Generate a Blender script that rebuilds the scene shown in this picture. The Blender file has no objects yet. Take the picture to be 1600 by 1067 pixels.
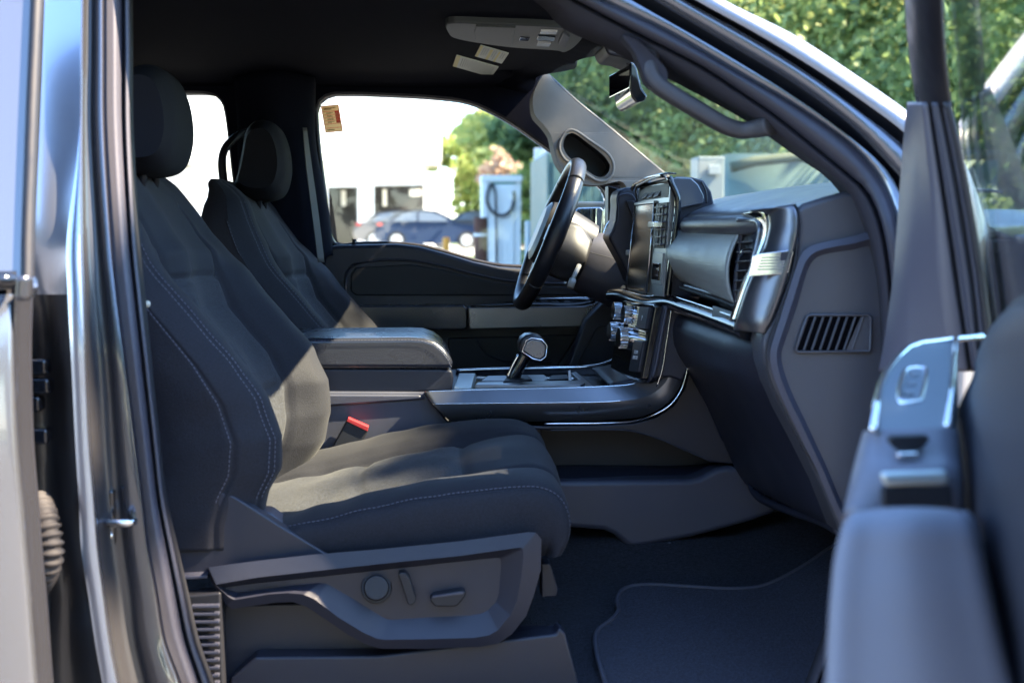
import bpy, bmesh, math, random
import numpy as np
from mathutils import Vector, Matrix, Euler
from mathutils.geometry import tessellate_polygon
random.seed(4); np.random.seed(4)
S = bpy.context.scene
COL = S.collection
rad = math.radians

# ------------------------------------------------------------------ camera, world, sun, exposure
CAMZ = 1.35
cam_d = bpy.data.cameras.new('camera'); cam = bpy.data.objects.new('camera', cam_d); COL.objects.link(cam)
cam.location = (0, 0, CAMZ); cam.rotation_euler = (rad(90-4.32), 0, rad(-3.86))
cam_d.lens = 50; cam_d.sensor_width = 36; cam_d.clip_start = 0.05; cam_d.clip_end = 2000
cam_d.dof.use_dof = True; cam_d.dof.focus_distance = 2.95; cam_d.dof.aperture_fstop = 4.8
S.camera = cam
W = bpy.data.worlds.new('World'); S.world = W; W.use_nodes = True
SUN_EL, SUN_AZ = 46.5, -11.0       # azimuth: degrees from +X (truck's front) towards -Y when negative
wn = W.node_tree; wn.nodes.clear()
sky = wn.nodes.new('ShaderNodeTexSky'); sky.sky_type = 'NISHITA'; sky.sun_disc = False
sky.sun_elevation = rad(SUN_EL); sky.sun_rotation = rad(90 - SUN_AZ)
sky.altitude = 50; sky.air_density = 1.0; sky.dust_density = .2; sky.ozone_density = 5.0
bg = wn.nodes.new('ShaderNodeBackground'); bg.inputs[1].default_value = 0.11
wo = wn.nodes.new('ShaderNodeOutputWorld')
wn.links.new(sky.outputs[0], bg.inputs[0]); wn.links.new(bg.outputs[0], wo.inputs[0])
sd = bpy.data.lights.new('sun', 'SUN'); sd.energy = 5.0; sd.angle = rad(0.53); sd.color = (1.0, 0.80, 0.56)
sun = bpy.data.objects.new('sun', sd); COL.objects.link(sun)
sv = Vector((math.cos(rad(SUN_EL))*math.cos(rad(SUN_AZ)), math.cos(rad(SUN_EL))*math.sin(rad(SUN_AZ)), math.sin(rad(SUN_EL))))
sun.rotation_euler = sv.to_track_quat('Z', 'Y').to_euler(); sun.location = (3, -3, 6)
S.view_settings.view_transform = 'Standard'; S.view_settings.look = 'None'
S.view_settings.exposure = 3.3; S.view_settings.gamma = 1.0; S.view_settings.use_curve_mapping = False
S.render.resolution_x = 1024; S.render.resolution_y = 682

# ------------------------------------------------------------------ tracing helpers: photo pixel + depth -> point
R3 = cam.rotation_euler.to_matrix()
F = 50/36*1600
def P(px, py, Y):
    d = R3 @ Vector(((px-800)/F, -(py-533.5)/F, -1.0))
    k = Y/d.y
    return Vector((d.x*k, Y, CAMZ + d.z*k))
def PZ(px, py, Z):
    d = R3 @ Vector(((px-800)/F, -(py-533.5)/F, -1.0))
    k = (Z-CAMZ)/d.z
    return Vector((d.x*k, d.y*k, Z))

def cr(pts, n, closed=False):
    """Catmull-Rom through pts, resampled evenly to n points"""
    p = np.array([tuple(q) for q in pts], float)
    m = len(p)
    if m == 2 and not closed:
        t = np.linspace(0, 1, n)[:, None]; return p[0]*(1-t)+p[1]*t
    segs = m if closed else m-1
    out = []
    for i in range(segs):
        if closed: a, b, c, d = p[(i-1) % m], p[i], p[(i+1) % m], p[(i+2) % m]
        else: a, b, c, d = p[max(i-1, 0)], p[i], p[i+1], p[min(i+2, m-1)]
        t = np.linspace(0, 1, 16, endpoint=False)[:, None]
        l1, l2, l3 = max(np.linalg.norm(b-a), 1e-9)**.5, max(np.linalg.norm(c-b), 1e-9)**.5, max(np.linalg.norm(d-c), 1e-9)**.5
        m1 = (c-b) if np.allclose(a, b) else ((b-a)/l1 - (c-a)/(l1+l2) + (c-b)/l2)*l2
        m2 = (c-b) if np.allclose(c, d) else ((c-b)/l2 - (d-b)/(l2+l3) + (d-c)/l3)*l2
        out.append((2*t**3-3*t**2+1)*b + (t**3-2*t**2+t)*m1 + (-2*t**3+3*t**2)*c + (t**3-t**2)*m2)
    q = np.vstack(out + ([p[:1]] if closed else [p[-1:]]))
    L = np.r_[0, np.cumsum(np.linalg.norm(np.diff(q, axis=0), axis=1))]
    s = np.linspace(0, L[-1], n+1)[:-1] if closed else np.linspace(0, L[-1], n)
    return np.stack([np.interp(s, L, q[:, k]) for k in range(q.shape[1])], 1)

# ------------------------------------------------------------------ materials
MATS = {}
def mat(name, col=(.5,.5,.5), rough=.5, metal=0., bump=0., bscale=200., var=0., vscale=8., coat=0., spec=.5, sheen=0., rvar=0., detail=4, bdist=.001):
    if name in MATS: return MATS[name]
    if max(col) < .055 and metal < .3: col = (col[0]*.61, col[1]*.64, col[2]*.76)   # near-black trim: darkened, blue cast of the sky light put into the colour
    m = bpy.data.materials.new(name); m.use_nodes = True; nt = m.node_tree
    b = nt.nodes['Principled BSDF']
    b.inputs['Base Color'].default_value = (*col, 1); b.inputs['Roughness'].default_value = rough
    b.inputs['Metallic'].default_value = metal; b.inputs['Specular IOR Level'].default_value = spec
    b.inputs['Coat Weight'].default_value = coat; b.inputs['Coat Roughness'].default_value = .04
    b.inputs['Sheen Weight'].default_value = sheen
    tc = nt.nodes.new('ShaderNodeTexCoord')
    if bump:
        n = nt.nodes.new('ShaderNodeTexNoise'); n.inputs['Scale'].default_value = bscale; n.inputs['Detail'].default_value = detail
        bp = nt.nodes.new('ShaderNodeBump'); bp.inputs['Strength'].default_value = bump; bp.inputs['Distance'].default_value = bdist
        nt.links.new(tc.outputs['Object'], n.inputs['Vector']); nt.links.new(n.outputs['Fac'], bp.inputs['Height'])
        nt.links.new(bp.outputs['Normal'], b.inputs['Normal'])
    if var or rvar:
        n2 = nt.nodes.new('ShaderNodeTexNoise'); n2.inputs['Scale'].default_value = vscale; n2.inputs['Detail'].default_value = 6
        nt.links.new(tc.outputs['Object'], n2.inputs['Vector'])
        if var:
            mr = nt.nodes.new('ShaderNodeMapRange'); mr.inputs['From Min'].default_value = .3; mr.inputs['From Max'].default_value = .7
            mr.inputs['To Min'].default_value = 1-var; mr.inputs['To Max'].default_value = 1+var
            mx = nt.nodes.new('ShaderNodeVectorMath'); mx.operation = 'SCALE'; mx.inputs[0].default_value = col
            nt.links.new(n2.outputs['Fac'], mr.inputs['Value']); nt.links.new(mr.outputs[0], mx.inputs['Scale'])
            nt.links.new(mx.outputs[0], b.inputs['Base Color'])
        if rvar:
            m2 = nt.nodes.new('ShaderNodeMapRange'); m2.inputs['From Min'].default_value = .3; m2.inputs['From Max'].default_value = .7
            m2.inputs['To Min'].default_value = max(rough-rvar, .02); m2.inputs['To Max'].default_value = rough+rvar
            nt.links.new(n2.outputs['Fac'], m2.inputs['Value']); nt.links.new(m2.outputs[0], b.inputs['Roughness'])
    MATS[name] = m; return m
def glassmat(name, tint, gloss=1.0, ior=1.5, gr=.9):
    m = bpy.data.materials.new(name); m.use_nodes = True; nt = m.node_tree; nt.nodes.clear()
    o = nt.nodes.new('ShaderNodeOutputMaterial'); mx = nt.nodes.new('ShaderNodeMixShader')
    t = nt.nodes.new('ShaderNodeBsdfTransparent'); t.inputs[0].default_value = (*tint, 1)
    g = nt.nodes.new('ShaderNodeBsdfGlossy'); g.inputs['Roughness'].default_value = .02; g.inputs[0].default_value = (gloss,)*3+(1,)
    lw = nt.nodes.new('ShaderNodeLayerWeight'); lw.inputs[0].default_value = .5
    pw = nt.nodes.new('ShaderNodeMath'); pw.operation = 'POWER'; pw.inputs[1].default_value = 5
    f = nt.nodes.new('ShaderNodeMath'); f.operation = 'MULTIPLY_ADD'; f.inputs[1].default_value = gr; f.inputs[2].default_value = .055*(ior-.5)
    nt.links.new(lw.outputs['Facing'], pw.inputs[0]); nt.links.new(pw.outputs[0], f.inputs[0])
    nt.links.new(f.outputs[0], mx.inputs[0]); nt.links.new(t.outputs[0], mx.inputs[1]); nt.links.new(g.outputs[0], mx.inputs[2])
    nt.links.new(mx.outputs[0], o.inputs[0]); MATS[name] = m; return m

PLA = mat('dark_plastic', (.020,.022,.033), .46, bump=.25, bscale=900, rvar=.08, vscale=5)
PLB = mat('soft_black_plastic', (.009,.010,.014), .55, bump=.25, bscale=900)
PLG = mat('grey_plastic', (.042,.045,.066), .48, bump=.25, bscale=900, rvar=.06)
PLD = mat('dash_pad_plastic', (.056,.058,.07), .36, bump=.35, bscale=700, rvar=.07, vscale=9)
GLO = mat('gloss_black', (.008,.009,.011), .08, coat=.6)
CHR = mat('chrome', (.82,.84,.88), .12, 1.0)
SIL = mat('satin_silver', (.22,.235,.26), .33, .8, rvar=.05, vscale=12)
SILD = mat('dark_satin_metal', (.17,.18,.20), .30, .8, rvar=.05, vscale=12)
LEA = mat('black_leather', (.030,.033,.042), .27, coat=.25, bump=.35, bscale=420, rvar=.06, vscale=10)
WHL = mat('wheel_leather', (.022,.021,.023), .34, bump=.4, bscale=500)
FAB = mat('bolster_fabric', (.018,.018,.022), .72, bump=.6, bscale=500, var=.28, vscale=330, sheen=.06, spec=.25)
FAI = mat('insert_fabric', (.032,.033,.036), .75, bump=1., bscale=330, var=.6, vscale=260, sheen=.08, bdist=.002, spec=.3)
THR = mat('grey_thread', (.10,.10,.13), .7)
HDL = mat('headliner_fabric', (.008,.009,.014), .9, spec=.05, bump=.3, bscale=900)
HDP = mat('pillar_trim_sunlit', (.19,.17,.15), .85, bump=.3, bscale=900, var=.06, vscale=30)  # dark grey trim given a light beige base: sunlight put into the colour
CAR = mat('carpet', (.017,.018,.024), .95, bump=1., bscale=300, var=.75, vscale=170, bdist=.003)
MATM = mat('mat_carpet', (.036,.036,.046), .95, bump=1., bscale=260, var=.45, vscale=200, bdist=.003)
RUB = mat('black_rubber', (.02,.02,.024), .45, rvar=.1, vscale=20)
RUG = mat('weather_seal', (.045,.045,.062), .5, bump=.2, bscale=500)
PAI = mat('grey_paint', (.17,.185,.22), .27, .8, coat=1.0)
JMB = mat('recess_paint_shaded', (.030,.030,.034), .35, .3, coat=.5)  # body paint darkened: shade of the jamb recesses put into the colour
BLK = mat('vent_shade_black', (.003,.003,.004), .8, spec=.05)  # black for the painted shade between the end vent fins
PAD = mat('jamb_paint_shaded', (.06,.063,.078), .26, .7, coat=1.0)  # darker copy of the body paint, jamb shade put into its tone
WHT = mat('white_mark', (.7,.72,.75), .5)
RED = mat('red_plastic', (.30,.02,.025), .4)
BRS = mat('brushed_panel', (.30,.33,.32), .42, .25, rvar=.08, vscale=14)
SCR = mat('screen_glass', (.012,.013,.016), .16)
MIR = mat('mirror_glass', (.9,.92,.92), .02, 1.0)
LBL = mat('label_paper', (.42,.44,.36), .5)
LBY = mat('label_yellow', (.50,.42,.10), .5)
LBT = mat('label_print', (.12,.13,.11), .6)
OVH = mat('overhead_plastic', (.058,.066,.064), .5, bump=.2, bscale=800)
LNS = mat('lamp_lens', (.75,.75,.73), .15, coat=.5)
GW = glassmat('window_glass', (.93,.96,.95), 1.0, .9)
GWS = glassmat('windshield_glass', (.84,.92,.89), .9, 1.5, .22)
# brushed look on the glove panel: stretched noise
nt = BRS.node_tree; tcx = nt.nodes.new('ShaderNodeTexCoord'); mp = nt.nodes.new('ShaderNodeMapping'); mp.inputs['Scale'].default_value = (60, 26, 420)
nn = nt.nodes.new('ShaderNodeTexNoise'); nn.inputs['Scale'].default_value = 1.0; nn.inputs['Detail'].default_value = 6
bb = nt.nodes.new('ShaderNodeBump'); bb.inputs['Strength'].default_value = .22; bb.inputs['Distance'].default_value = .002
nt.links.new(tcx.outputs['Object'], mp.inputs[0]); nt.links.new(mp.outputs[0], nn.inputs['Vector']); nt.links.new(nn.outputs['Fac'], bb.inputs['Height'])
nt.links.new(bb.outputs[0], nt.nodes['Principled BSDF'].inputs['Normal'])

# ------------------------------------------------------------------ mesh helpers
def mk(name, verts, faces, mats, parent=None, midx=None, smooth=True, bevel=0, seg=3, solid=0, subd=0, angle=32, sharp=None):
    me = bpy.data.meshes.new(name); me.from_pydata([tuple(v) for v in verts], [], faces); me.validate()
    ms = mats if isinstance(mats, (list, tuple)) else [mats]
    for m in ms: me.materials.append(m)
    if midx is not None and len(midx) == len(me.polygons): me.polygons.foreach_set('material_index', midx)
    bm = bmesh.new(); bm.from_mesh(me); bmesh.ops.recalc_face_normals(bm, faces=bm.faces)
    bm.to_mesh(me); bm.free()
    if smooth: me.polygons.foreach_set('use_smooth', [True]*len(me.polygons))
    if smooth and sharp: me.set_sharp_from_angle(angle=rad(sharp))
    o = bpy.data.objects.new(name, me); COL.objects.link(o)
    if parent:
        o.parent = parent
        if parent.type == 'EMPTY': o.location = -parent.location
    if solid:
        s = o.modifiers.new('t', 'SOLIDIFY'); s.thickness = solid; s.offset = 0
    if subd:
        s = o.modifiers.new('s', 'SUBSURF'); s.levels = subd; s.render_levels = subd
    if bevel:
        b = o.modifiers.new('b', 'BEVEL'); b.width = bevel; b.segments = seg; b.limit_method = 'ANGLE'; b.angle_limit = rad(angle); b.harden_normals = True
    return o
class MB:
    def __init__(s): s.v = []; s.f = []; s.m = []
    def add(s, verts, faces, mi=0):
        k = len(s.v); s.v += [tuple(v) for v in verts]; s.f += [tuple(i+k for i in f) for f in faces]; s.m += [mi]*len(faces); return s
    def box(s, c, sx, sy, sz, mi=0, rot=None):
        v = [Vector((x*sx/2, y*sy/2, z*sz/2)) for x in (-1,1) for y in (-1,1) for z in (-1,1)]
        if rot: v = [rot @ q for q in v]
        return s.add([Vector(c)+q for q in v], [(0,1,3,2),(4,6,7,5),(0,4,5,1),(2,3,7,6),(0,2,6,4),(1,5,7,3)], mi)
    def hexa(s, q, mi=0):   # 8 pts: 4 front, 4 back
        return s.add(q, [(0,1,2,3),(7,6,5,4),(0,4,5,1),(1,5,6,2),(2,6,7,3),(3,7,4,0)], mi)
    def cyl(s, a, b, r0, r1=None, n=24, mi=0, cap=True):
        a, b = Vector(a), Vector(b); r1 = r0 if r1 is None else r1
        d = (b-a).normalized(); u = d.orthogonal().normalized(); w = d.cross(u)
        A = [a+(u*math.cos(t)+w*math.sin(t))*r0 for t in np.linspace(0, 2*math.pi, n, endpoint=False)]
        B = [b+(u*math.cos(t)+w*math.sin(t))*r1 for t in np.linspace(0, 2*math.pi, n, endpoint=False)]
        f = [(i, (i+1) % n, n+(i+1) % n, n+i) for i in range(n)]
        if cap: f += [tuple(range(n))[::-1], tuple(range(n, 2*n))]
        return s.add(A+B, f, mi)
    def tube(s, path, r, n=10, mi=0, closed=False, prof=None, up=None):
        p = [Vector(q) for q in path]; m = len(p); rings = []
        u = None
        for i in range(m):
            a = p[(i-1) % m] if (closed or i > 0) else p[i]; b = p[(i+1) % m] if (closed or i < m-1) else p[i]
            t = (b-a).normalized()
            if u is None: u = (Vector(up) if up else t.orthogonal())
            u = (Vector(up) if up else u); u = (u - t*u.dot(t)).normalized(); w = t.cross(u)
            rr = r[i] if hasattr(r, '__len__') else r
            if prof: rings.append([p[i]+u*a_*rr+w*b_*rr for a_, b_ in prof])
            else: rings.append([p[i]+(u*math.cos(x)+w*math.sin(x))*rr for x in np.linspace(0, 2*math.pi, n, endpoint=False)])
        k = len(rings[0]); v = [q for R_ in rings for q in R_]; f = []
        for i in range(m if closed else m-1):
            for j in range(k):
                f.append((i*k+j, i*k+(j+1) % k, ((i+1) % m)*k+(j+1) % k, ((i+1) % m)*k+j))
        if not closed: f += [tuple(range(k))[::-1], tuple(range((m-1)*k, m*k))]
        return s.add(v, f, mi)
    def grid(s, G, mi=0, wrap=False):
        nr, nc = len(G), len(G[0]); v = [q for r in G for q in r]; f = []
        for i in range(nr-1):
            for j in range(nc if wrap else nc-1):
                f.append((i*nc+j, i*nc+(j+1) % nc, (i+1)*nc+(j+1) % nc, (i+1)*nc+j))
        return s.add(v, f, mi)
    def build(s, name, mats, parent=None, **k): return mk(name, s.v, s.f, mats, parent, midx=s.m, **k)

def grid_smooth(rows, nu, nv):
    """rows: list of rows of 3D pts -> refined smooth grid"""
    a = [cr(r, nu) for r in rows]
    a = np.array(a); cols = [cr(a[:, j], nv) for j in range(nu)]
    return np.array(cols).transpose(1, 0, 2)
def px_rows(rows): return [[P(*q) for q in r] for r in rows]
def surf(name, rows, m, parent, nu=24, nv=24, solid=.004, **k):
    g = grid_smooth(px_rows(rows) if not isinstance(rows[0][0], Vector) else rows, nu, nv)
    return MB().grid(g.tolist()).build(name, m, parent, solid=solid, **k)
def ribbon(name, curves, midx, mats, parent, n=60, solid=0, tum=0, sharp=None, conv=P):
    """curves: px lists (px,py,Y) running along the strip; faces between neighbours"""
    rs = [cr([conv(*q) for q in c], n) for c in curves]
    mb = MB()
    for i in range(len(rs)-1): mb.grid([rs[i].tolist(), rs[i+1].tolist()], midx[i])
    o = mb.build(name, mats, parent, solid=0)
    bm = bmesh.new(); bm.from_mesh(o.data); bmesh.ops.remove_doubles(bm, verts=bm.verts, dist=1e-5); bmesh.ops.recalc_face_normals(bm, faces=bm.faces); bm.to_mesh(o.data); bm.free()
    if sharp: o.data.set_sharp_from_angle(angle=rad(sharp))
    if solid:
        s = o.modifiers.new('t', 'SOLIDIFY'); s.thickness = solid; s.offset = 0
    return o
def xz(pts, Y): return [(lambda q: (q.x, q.z))(P(a, b, Y)) for a, b in pts]
def prism_xz(name, loop, y0, y1, mats, parent, bevel=0, holes=(), seg=3, angle=32, capm=0, sidem=0, holem=None, smooth=True):
    loops = [list(loop)]+[list(h) for h in holes]
    mb = MB(); allp = [q for l in loops for q in l]; n = len(allp)
    v = [(x, y0, z) for x, z in allp]+[(x, y1, z) for x, z in allp]
    if holes: tris = [tuple(t) for t in tessellate_polygon([[Vector((x, z, 0)) for x, z in l] for l in loops])]
    else: tris = [tuple(range(n))]
    mb.add(v, [], 0)
    f = []; m = []
    for t in tris: f.append(t); m.append(capm); f.append(tuple(i+n for i in t[::-1])); m.append(capm)
    k = 0
    for li, l in enumerate(loops):
        c = len(l)
        for i in range(c):
            f.append((k+i, k+(i+1) % c, k+(i+1) % c+n, k+i+n)); m.append(sidem if li == 0 or holem is None else holem)
        k += c
    return mk(name, v, f, mats, parent, midx=m, bevel=bevel, seg=seg, angle=angle, smooth=smooth)
def prism(name, pts, y0, y1, mats, parent, bevel=0, smooth_n=0, holes=(), **k):
    l = xz(pts, y0)
    if smooth_n: l = [tuple(q) for q in cr(l, smooth_n, True)]
    hs = []
    for h in holes:
        q = xz(h, y0); hs.append([tuple(a) for a in cr(q, 40, True)])
    return prism_xz(name, l, y0, y1, mats, parent, bevel, hs, **k)
def empty(name, loc=(0,0,0)):
    o = bpy.data.objects.new(name, None); COL.objects.link(o); o.location = loc; o.empty_display_size = .2; return o
def tag(o, label=None, cat=None, group=None, kind=None):
    if label: o['label'] = label
    if cat: o['category'] = cat
    if group: o['group'] = group
    if kind: o['kind'] = kind
    return o
def px_tube(name, pts, r, m, parent, n=40, sides=8, **k):
    return MB().tube([Vector(q) for q in cr([P(*q) for q in pts], n)], r, sides).build(name, m, parent, **k)
def stitch(mb, path, L=.0045, gap=.003, r=.0007, off=None, mi=0):
    p = np.array(path, float); d = np.r_[0, np.cumsum(np.linalg.norm(np.diff(p, axis=0), axis=1))]
    s = 0
    while s+L < d[-1]:
        a = [np.interp(s, d, p[:, k]) for k in range(3)]; b = [np.interp(s+L, d, p[:, k]) for k in range(3)]
        mb.cyl(a, b, r, n=5, mi=mi); s += L+gap
def text_mesh(name, body, size, mtx, m, parent, ext=.0003):
    c = bpy.data.curves.new(name, 'FONT'); c.body = body; c.size = size; c.extrude = ext; c.align_x = 'CENTER'; c.align_y = 'CENTER'
    t = bpy.data.objects.new(name, c); COL.objects.link(t)
    me = bpy.data.meshes.new_from_object(t.evaluated_get(bpy.context.evaluated_depsgraph_get()))
    COL.objects.unlink(t); bpy.data.objects.remove(t)
    me.transform(mtx); me.materials.clear(); me.materials.append(m)
    o = bpy.data.objects.new(name, me); COL.objects.link(o)
    if parent:
        o.parent = parent
        if parent.type == 'EMPTY': o.location = -parent.location
    return o

# ================================================================== SETTING
GRD = mat('grass_ground', (.07,.10,.03), .95, bump=.6, bscale=3, var=.4, vscale=1.2)
ASP = mat('asphalt', (.055,.056,.06), .9, bump=.5, bscale=60, var=.15, vscale=2, bdist=.01)
ASL = mat('pale_concrete', (.42,.41,.38), .9, var=.08, vscale=.6)
def gz(y): return 0 if y < 6 else (.75*min((y-6)/44, 1))
rows = []
for y in list(range(-60, 6, 11))+list(range(6, 56, 5))+[70, 120, 400, 900]:
    rows.append([(x, y, gz(y)-.03) for x in (-900, -200, -60, -20, 0, 20, 60, 200, 900)])
tag(MB().grid(rows).build('ground', GRD), kind='structure')
rows = [[(x, y, gz(y)-.02) for x in (-60, -20, 0, 14)] for y in (-40, -20, 0, 6, 16, 26)]
tag(MB().grid(rows).build('car_park', ASP), kind='structure')
rows = [[(x, y, gz(y)-.012) for x in (-80, -20, 2, 6)] for y in (46, 50, 55, 75)]
tag(MB().grid(rows).build('forecourt', ASL), kind='structure')

# --- white workshop building
BW = mat('white_wall', (.80,.79,.76), .8, var=.04, vscale=2)
BG = mat('beige_wall', (.50,.46,.41), .85, var=.05, vscale=2)
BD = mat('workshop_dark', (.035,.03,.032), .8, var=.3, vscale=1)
BR = mat('workshop_red', (.45,.06,.05), .6)
bld = empty('workshop_building', (-9, 70, .7)); tag(bld, 'long white workshop building with dark open garage doors beyond the parked cars', 'building')
def bx(name, px0, px1, py0, py1, Y, d, m, parent, **k):
    a = P(px0, py0, Y); b = P(px1, py1, Y)
    return MB().box(((a.x+b.x)/2, Y+d/2, (a.z+b.z)/2), abs(b.x-a.x), d, abs(a.z-b.z), 0).build(name, m, parent, **k)
ow = xz([(60,262),(668,254),(668,392),(60,392)], 70)
holes = [[(512,292),(559,292),(559,386),(512,386)], [(584,290),(662,289),(662,386),(584,386)], [(318,318),(352,318),(352,386),(318,386)]]
hs = [xz(h, 70) for h in holes]
prism_xz('wall', ow, 70, 70.35, BW, bld, holes=hs, smooth=False)
bx('annex_wall', 228, 300, 262, 392, 69.5, .4, BG, bld, smooth=False)
bx('side_wall', 668, 704, 300, 392, 70.3, .4, BW, bld, smooth=False)
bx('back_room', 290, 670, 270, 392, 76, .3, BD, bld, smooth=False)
bx('eave', 40, 690, 252, 258, 69.2, 1.6, BG, bld, smooth=False)
prism('gable_roof', [(40,252),(690,251),(690,120),(40,90)], 70.4, 84, BW, bld, smooth=False)
for (a, b, c, d) in [(533,540,298,322),(598,604,296,322),(640,658,296,306)]:
    bx('wall_cabinet', a, b, c, d, 74, .4, BW if (a, d) != (590, 345) else BR, bld, smooth=False)
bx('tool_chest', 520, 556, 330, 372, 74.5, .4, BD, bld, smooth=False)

# --- parked cars
CARG = mat('car_glass', (.08,.10,.13), .2, 0, spec=.6); TYR = mat('tyre', (.02,.02,.02), .8); RIM = mat('rim', (.6,.6,.62), .3, .8)
TLR = mat('tail_lamp', (.32,.02,.02), .4); HLP = mat('head_lamp', (.8,.8,.8), .1, coat=1)
def car(label, paint, px_rear, Y, flip=1, L=4.35, zg=None, group='cars parked in front of the workshop', name='parked_car'):
    x0 = P(px_rear, 380, Y).x; zg = gz(Y) if zg is None else zg
    t = empty(name, (x0+L/2*flip, Y+.9, zg)); tag(t, label, 'car', group)
    X = lambda u: x0+u*L*flip
    prof = [(0,.42),(0,.80),(.03,.98),(.10,1.02),(.16,1.22),(.27,1.44),(.42,1.50),(.52,1.46),(.62,1.30),(.72,1.02),(.86,.93),(.97,.80),(1,.62),(1,.36),(.9,.26),(.1,.26)]
    loop = [tuple(q) for q in cr([(X(u), zg+h) for u, h in prof], 70, True)]
    # body narrows towards the roof
    mb = MB(); rows = []
    for s, ins in ((0, 0), (.5, 1), (1, 0)): pass
    g = []
    for y, k in ((.06,.0),(0,.2),(0,.8),(0,1)):
        pass
    n = len(loop); zc = zg+.85
    def ring(yv, sc): return [(x, yv + (max(0, z-zc)*.28 if yv < Y+.9 else -max(0, z-zc)*.28), zc+(z-zc)*sc) if True else 0 for x, z in loop]
    rings = [ring(Y+.05, .94), ring(Y, .97), ring(Y-.0, 1.0), ring(Y+1.8, 1.0), ring(Y+1.75, .95)]
    rings = [ring(Y+.04, .95), ring(Y+.0, 1.0), ring(Y+1.8, 1.0), ring(Y+1.76, .95)]
    mb.grid(rings, wrap=True); mb.add(rings[0], [tuple(range(n))]); mb.add(rings[-1], [tuple(range(n))])
    mb.build('body', paint, t, sharp=50)
    for a in ([(.16,1.05),(.245,1.36),(.37,1.42),(.37,1.05)], [(.385,1.05),(.385,1.42),(.50,1.40),(.60,1.25),(.66,1.05)]):
        w = MB(); q = [(X(u), Y+max(0, zg+h-zc)*.28-.012, zg+h) for u, h in a]; q2 = [(x, y+.03, z) for x, y, z in q]; m_ = len(q)
        w.add(q+q2, [tuple(range(m_)), tuple(range(m_, 2*m_))]+[(i, (i+1) % m_, m_+(i+1) % m_, m_+i) for i in range(m_)])
        w.build('side_window', CARG, t, smooth=False)
    q = [(X(.53), Y+.25, zg+1.46), (X(.53), Y+1.55, zg+1.46), (X(.72), Y+1.7, zg+1.05), (X(.72), Y+.1, zg+1.05)]
    MB().add(q+[(a, b, c+.025) for a, b, c in q], [(0,1,2,3),(4,5,6,7),(0,1,5,4),(1,2,6,5),(2,3,7,6),(3,0,4,7)]).build('windscreen', CARG, t, smooth=False)
    q = [(X(.06), Y+.2, zg+1.06), (X(.06), Y+1.6, zg+1.06), (X(.24), Y+1.5, zg+1.42), (X(.24), Y+.3, zg+1.42)]
    MB().add(q+[(a, b, c+.03) for a, b, c in q], [(0,1,2,3),(4,5,6,7),(0,1,5,4),(1,2,6,5),(2,3,7,6),(3,0,4,7)]).build('rear_window', CARG, t, smooth=False)
    for u in (.19, .81):
        for y in (Y-.01, Y+1.62):
            wl = MB(); c = Vector((X(u), y, zg+.33)); wl.cyl(c, c+Vector((0,.2,0)), .335, n=32)
            w = wl.build('wheel', TYR, t, sharp=40)
            r = MB(); r.cyl(c+Vector((0,-.012 if y < Y+1 else .205,0)), c+Vector((0,.02,0)), .23, n=24)
            for k in range(5):
                th = k*2*math.pi/5; r.box(c+Vector((math.cos(th)*.12, -.02, math.sin(th)*.12)), .2, .02, .05, rot=Matrix.Rotation(-th, 3, 'Y'))
            r.build('rim', RIM, w, sharp=40)
    MB().box((X(.04), Y+.12, zg+.93), .20, .26, .10).build('tail_lamp', TLR, t, bevel=.03)
    MB().box((X(.945), Y+.12, zg+.74), .36, .3, .12).build('head_lamp', HLP, t, bevel=.03)
    MB().box((X(.655), Y-.08, zg+1.04), .14, .18, .12).build('door_mirror', paint, t, bevel=.03)
    MB().box((X(.42), Y-.012, zg+.80), .2, .03, .03).build('door_handle', paint, t, bevel=.005)
    return t
CB = mat('blue_car_paint', (.014,.026,.06), .5, 0, spec=.15); CS = mat('silver_car_paint', (.10,.10,.11), .5, .2, spec=.2); CD = mat('grey_car_paint', (.056,.06,.075), .5, 0, spec=.2)
car('dark blue hatchback parked side on in front of the open garage door', CB, 586, 55, zg=.78)
car('silver car parked just behind the tail of the dark blue hatchback', CS, 553, 58, zg=.80)
car('grey car half hidden behind the blue cabinet with the coiled hose', CD, 690, 66, zg=.95)

# --- charging cabinet with hose
PB = mat('pale_blue_metal', (.84,.87,.87), .6, .0, rvar=.05); PT = mat('teal_metal', (.16,.40,.36), .5); HO = mat('black_hose', (.03,.035,.04), .5)
Yc = 26
cb = empty('pump_cabinet', tuple(P(785, 415, Yc+.3)*1)); cb.location.z = gz(Yc); tag(cb, 'pale blue metal pump cabinet with a black hose looped on its front', 'cabinet')
def bxc(name, px0, px1, py0, py1, Y, d, m, parent, bevel=.01):
    a = P(px0, py0, Y); b = P(px1, py1, Y); z0 = b.z
    return MB().box(((a.x+b.x)/2, Y+d/2, (a.z+z0)/2), abs(b.x-a.x), d, abs(a.z-z0)).build(name, m, parent, bevel=bevel)
bxc('cabinet_body', 762, 814, 283, 446, Yc, .55, PB, cb)
bxc('side_post', 753, 762, 280, 446, Yc-.03, .6, PB, cb)
bxc('cabinet_top', 752, 816, 274, 284, Yc-.05, .65, PB, cb)
bxc('teal_band', 766, 806, 285, 288, Yc-.02, .06, PT, cb)
bxc('front_panel', 778, 803, 292, 440, Yc-.03, .05, PB, cb)
px_tube('hose', [(769,287,Yc-.08),(762,300,Yc-.1),(762,318,Yc-.12),(772,333,Yc-.12),(785,337,Yc-.12),(797,330,Yc-.12),(803,314,Yc-.12),(803,300,Yc-.08)], .03, HO, cb)
px_tube('hose', [(769,287,Yc-.06),(774,300,Yc-.1),(775,330,Yc-.1),(776,380,Yc-.1),(776,440,Yc-.06)], .022, HO, cb)
RU = mat('rusty_steel', (.10,.035,.025), .8, var=.3, vscale=6)
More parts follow.
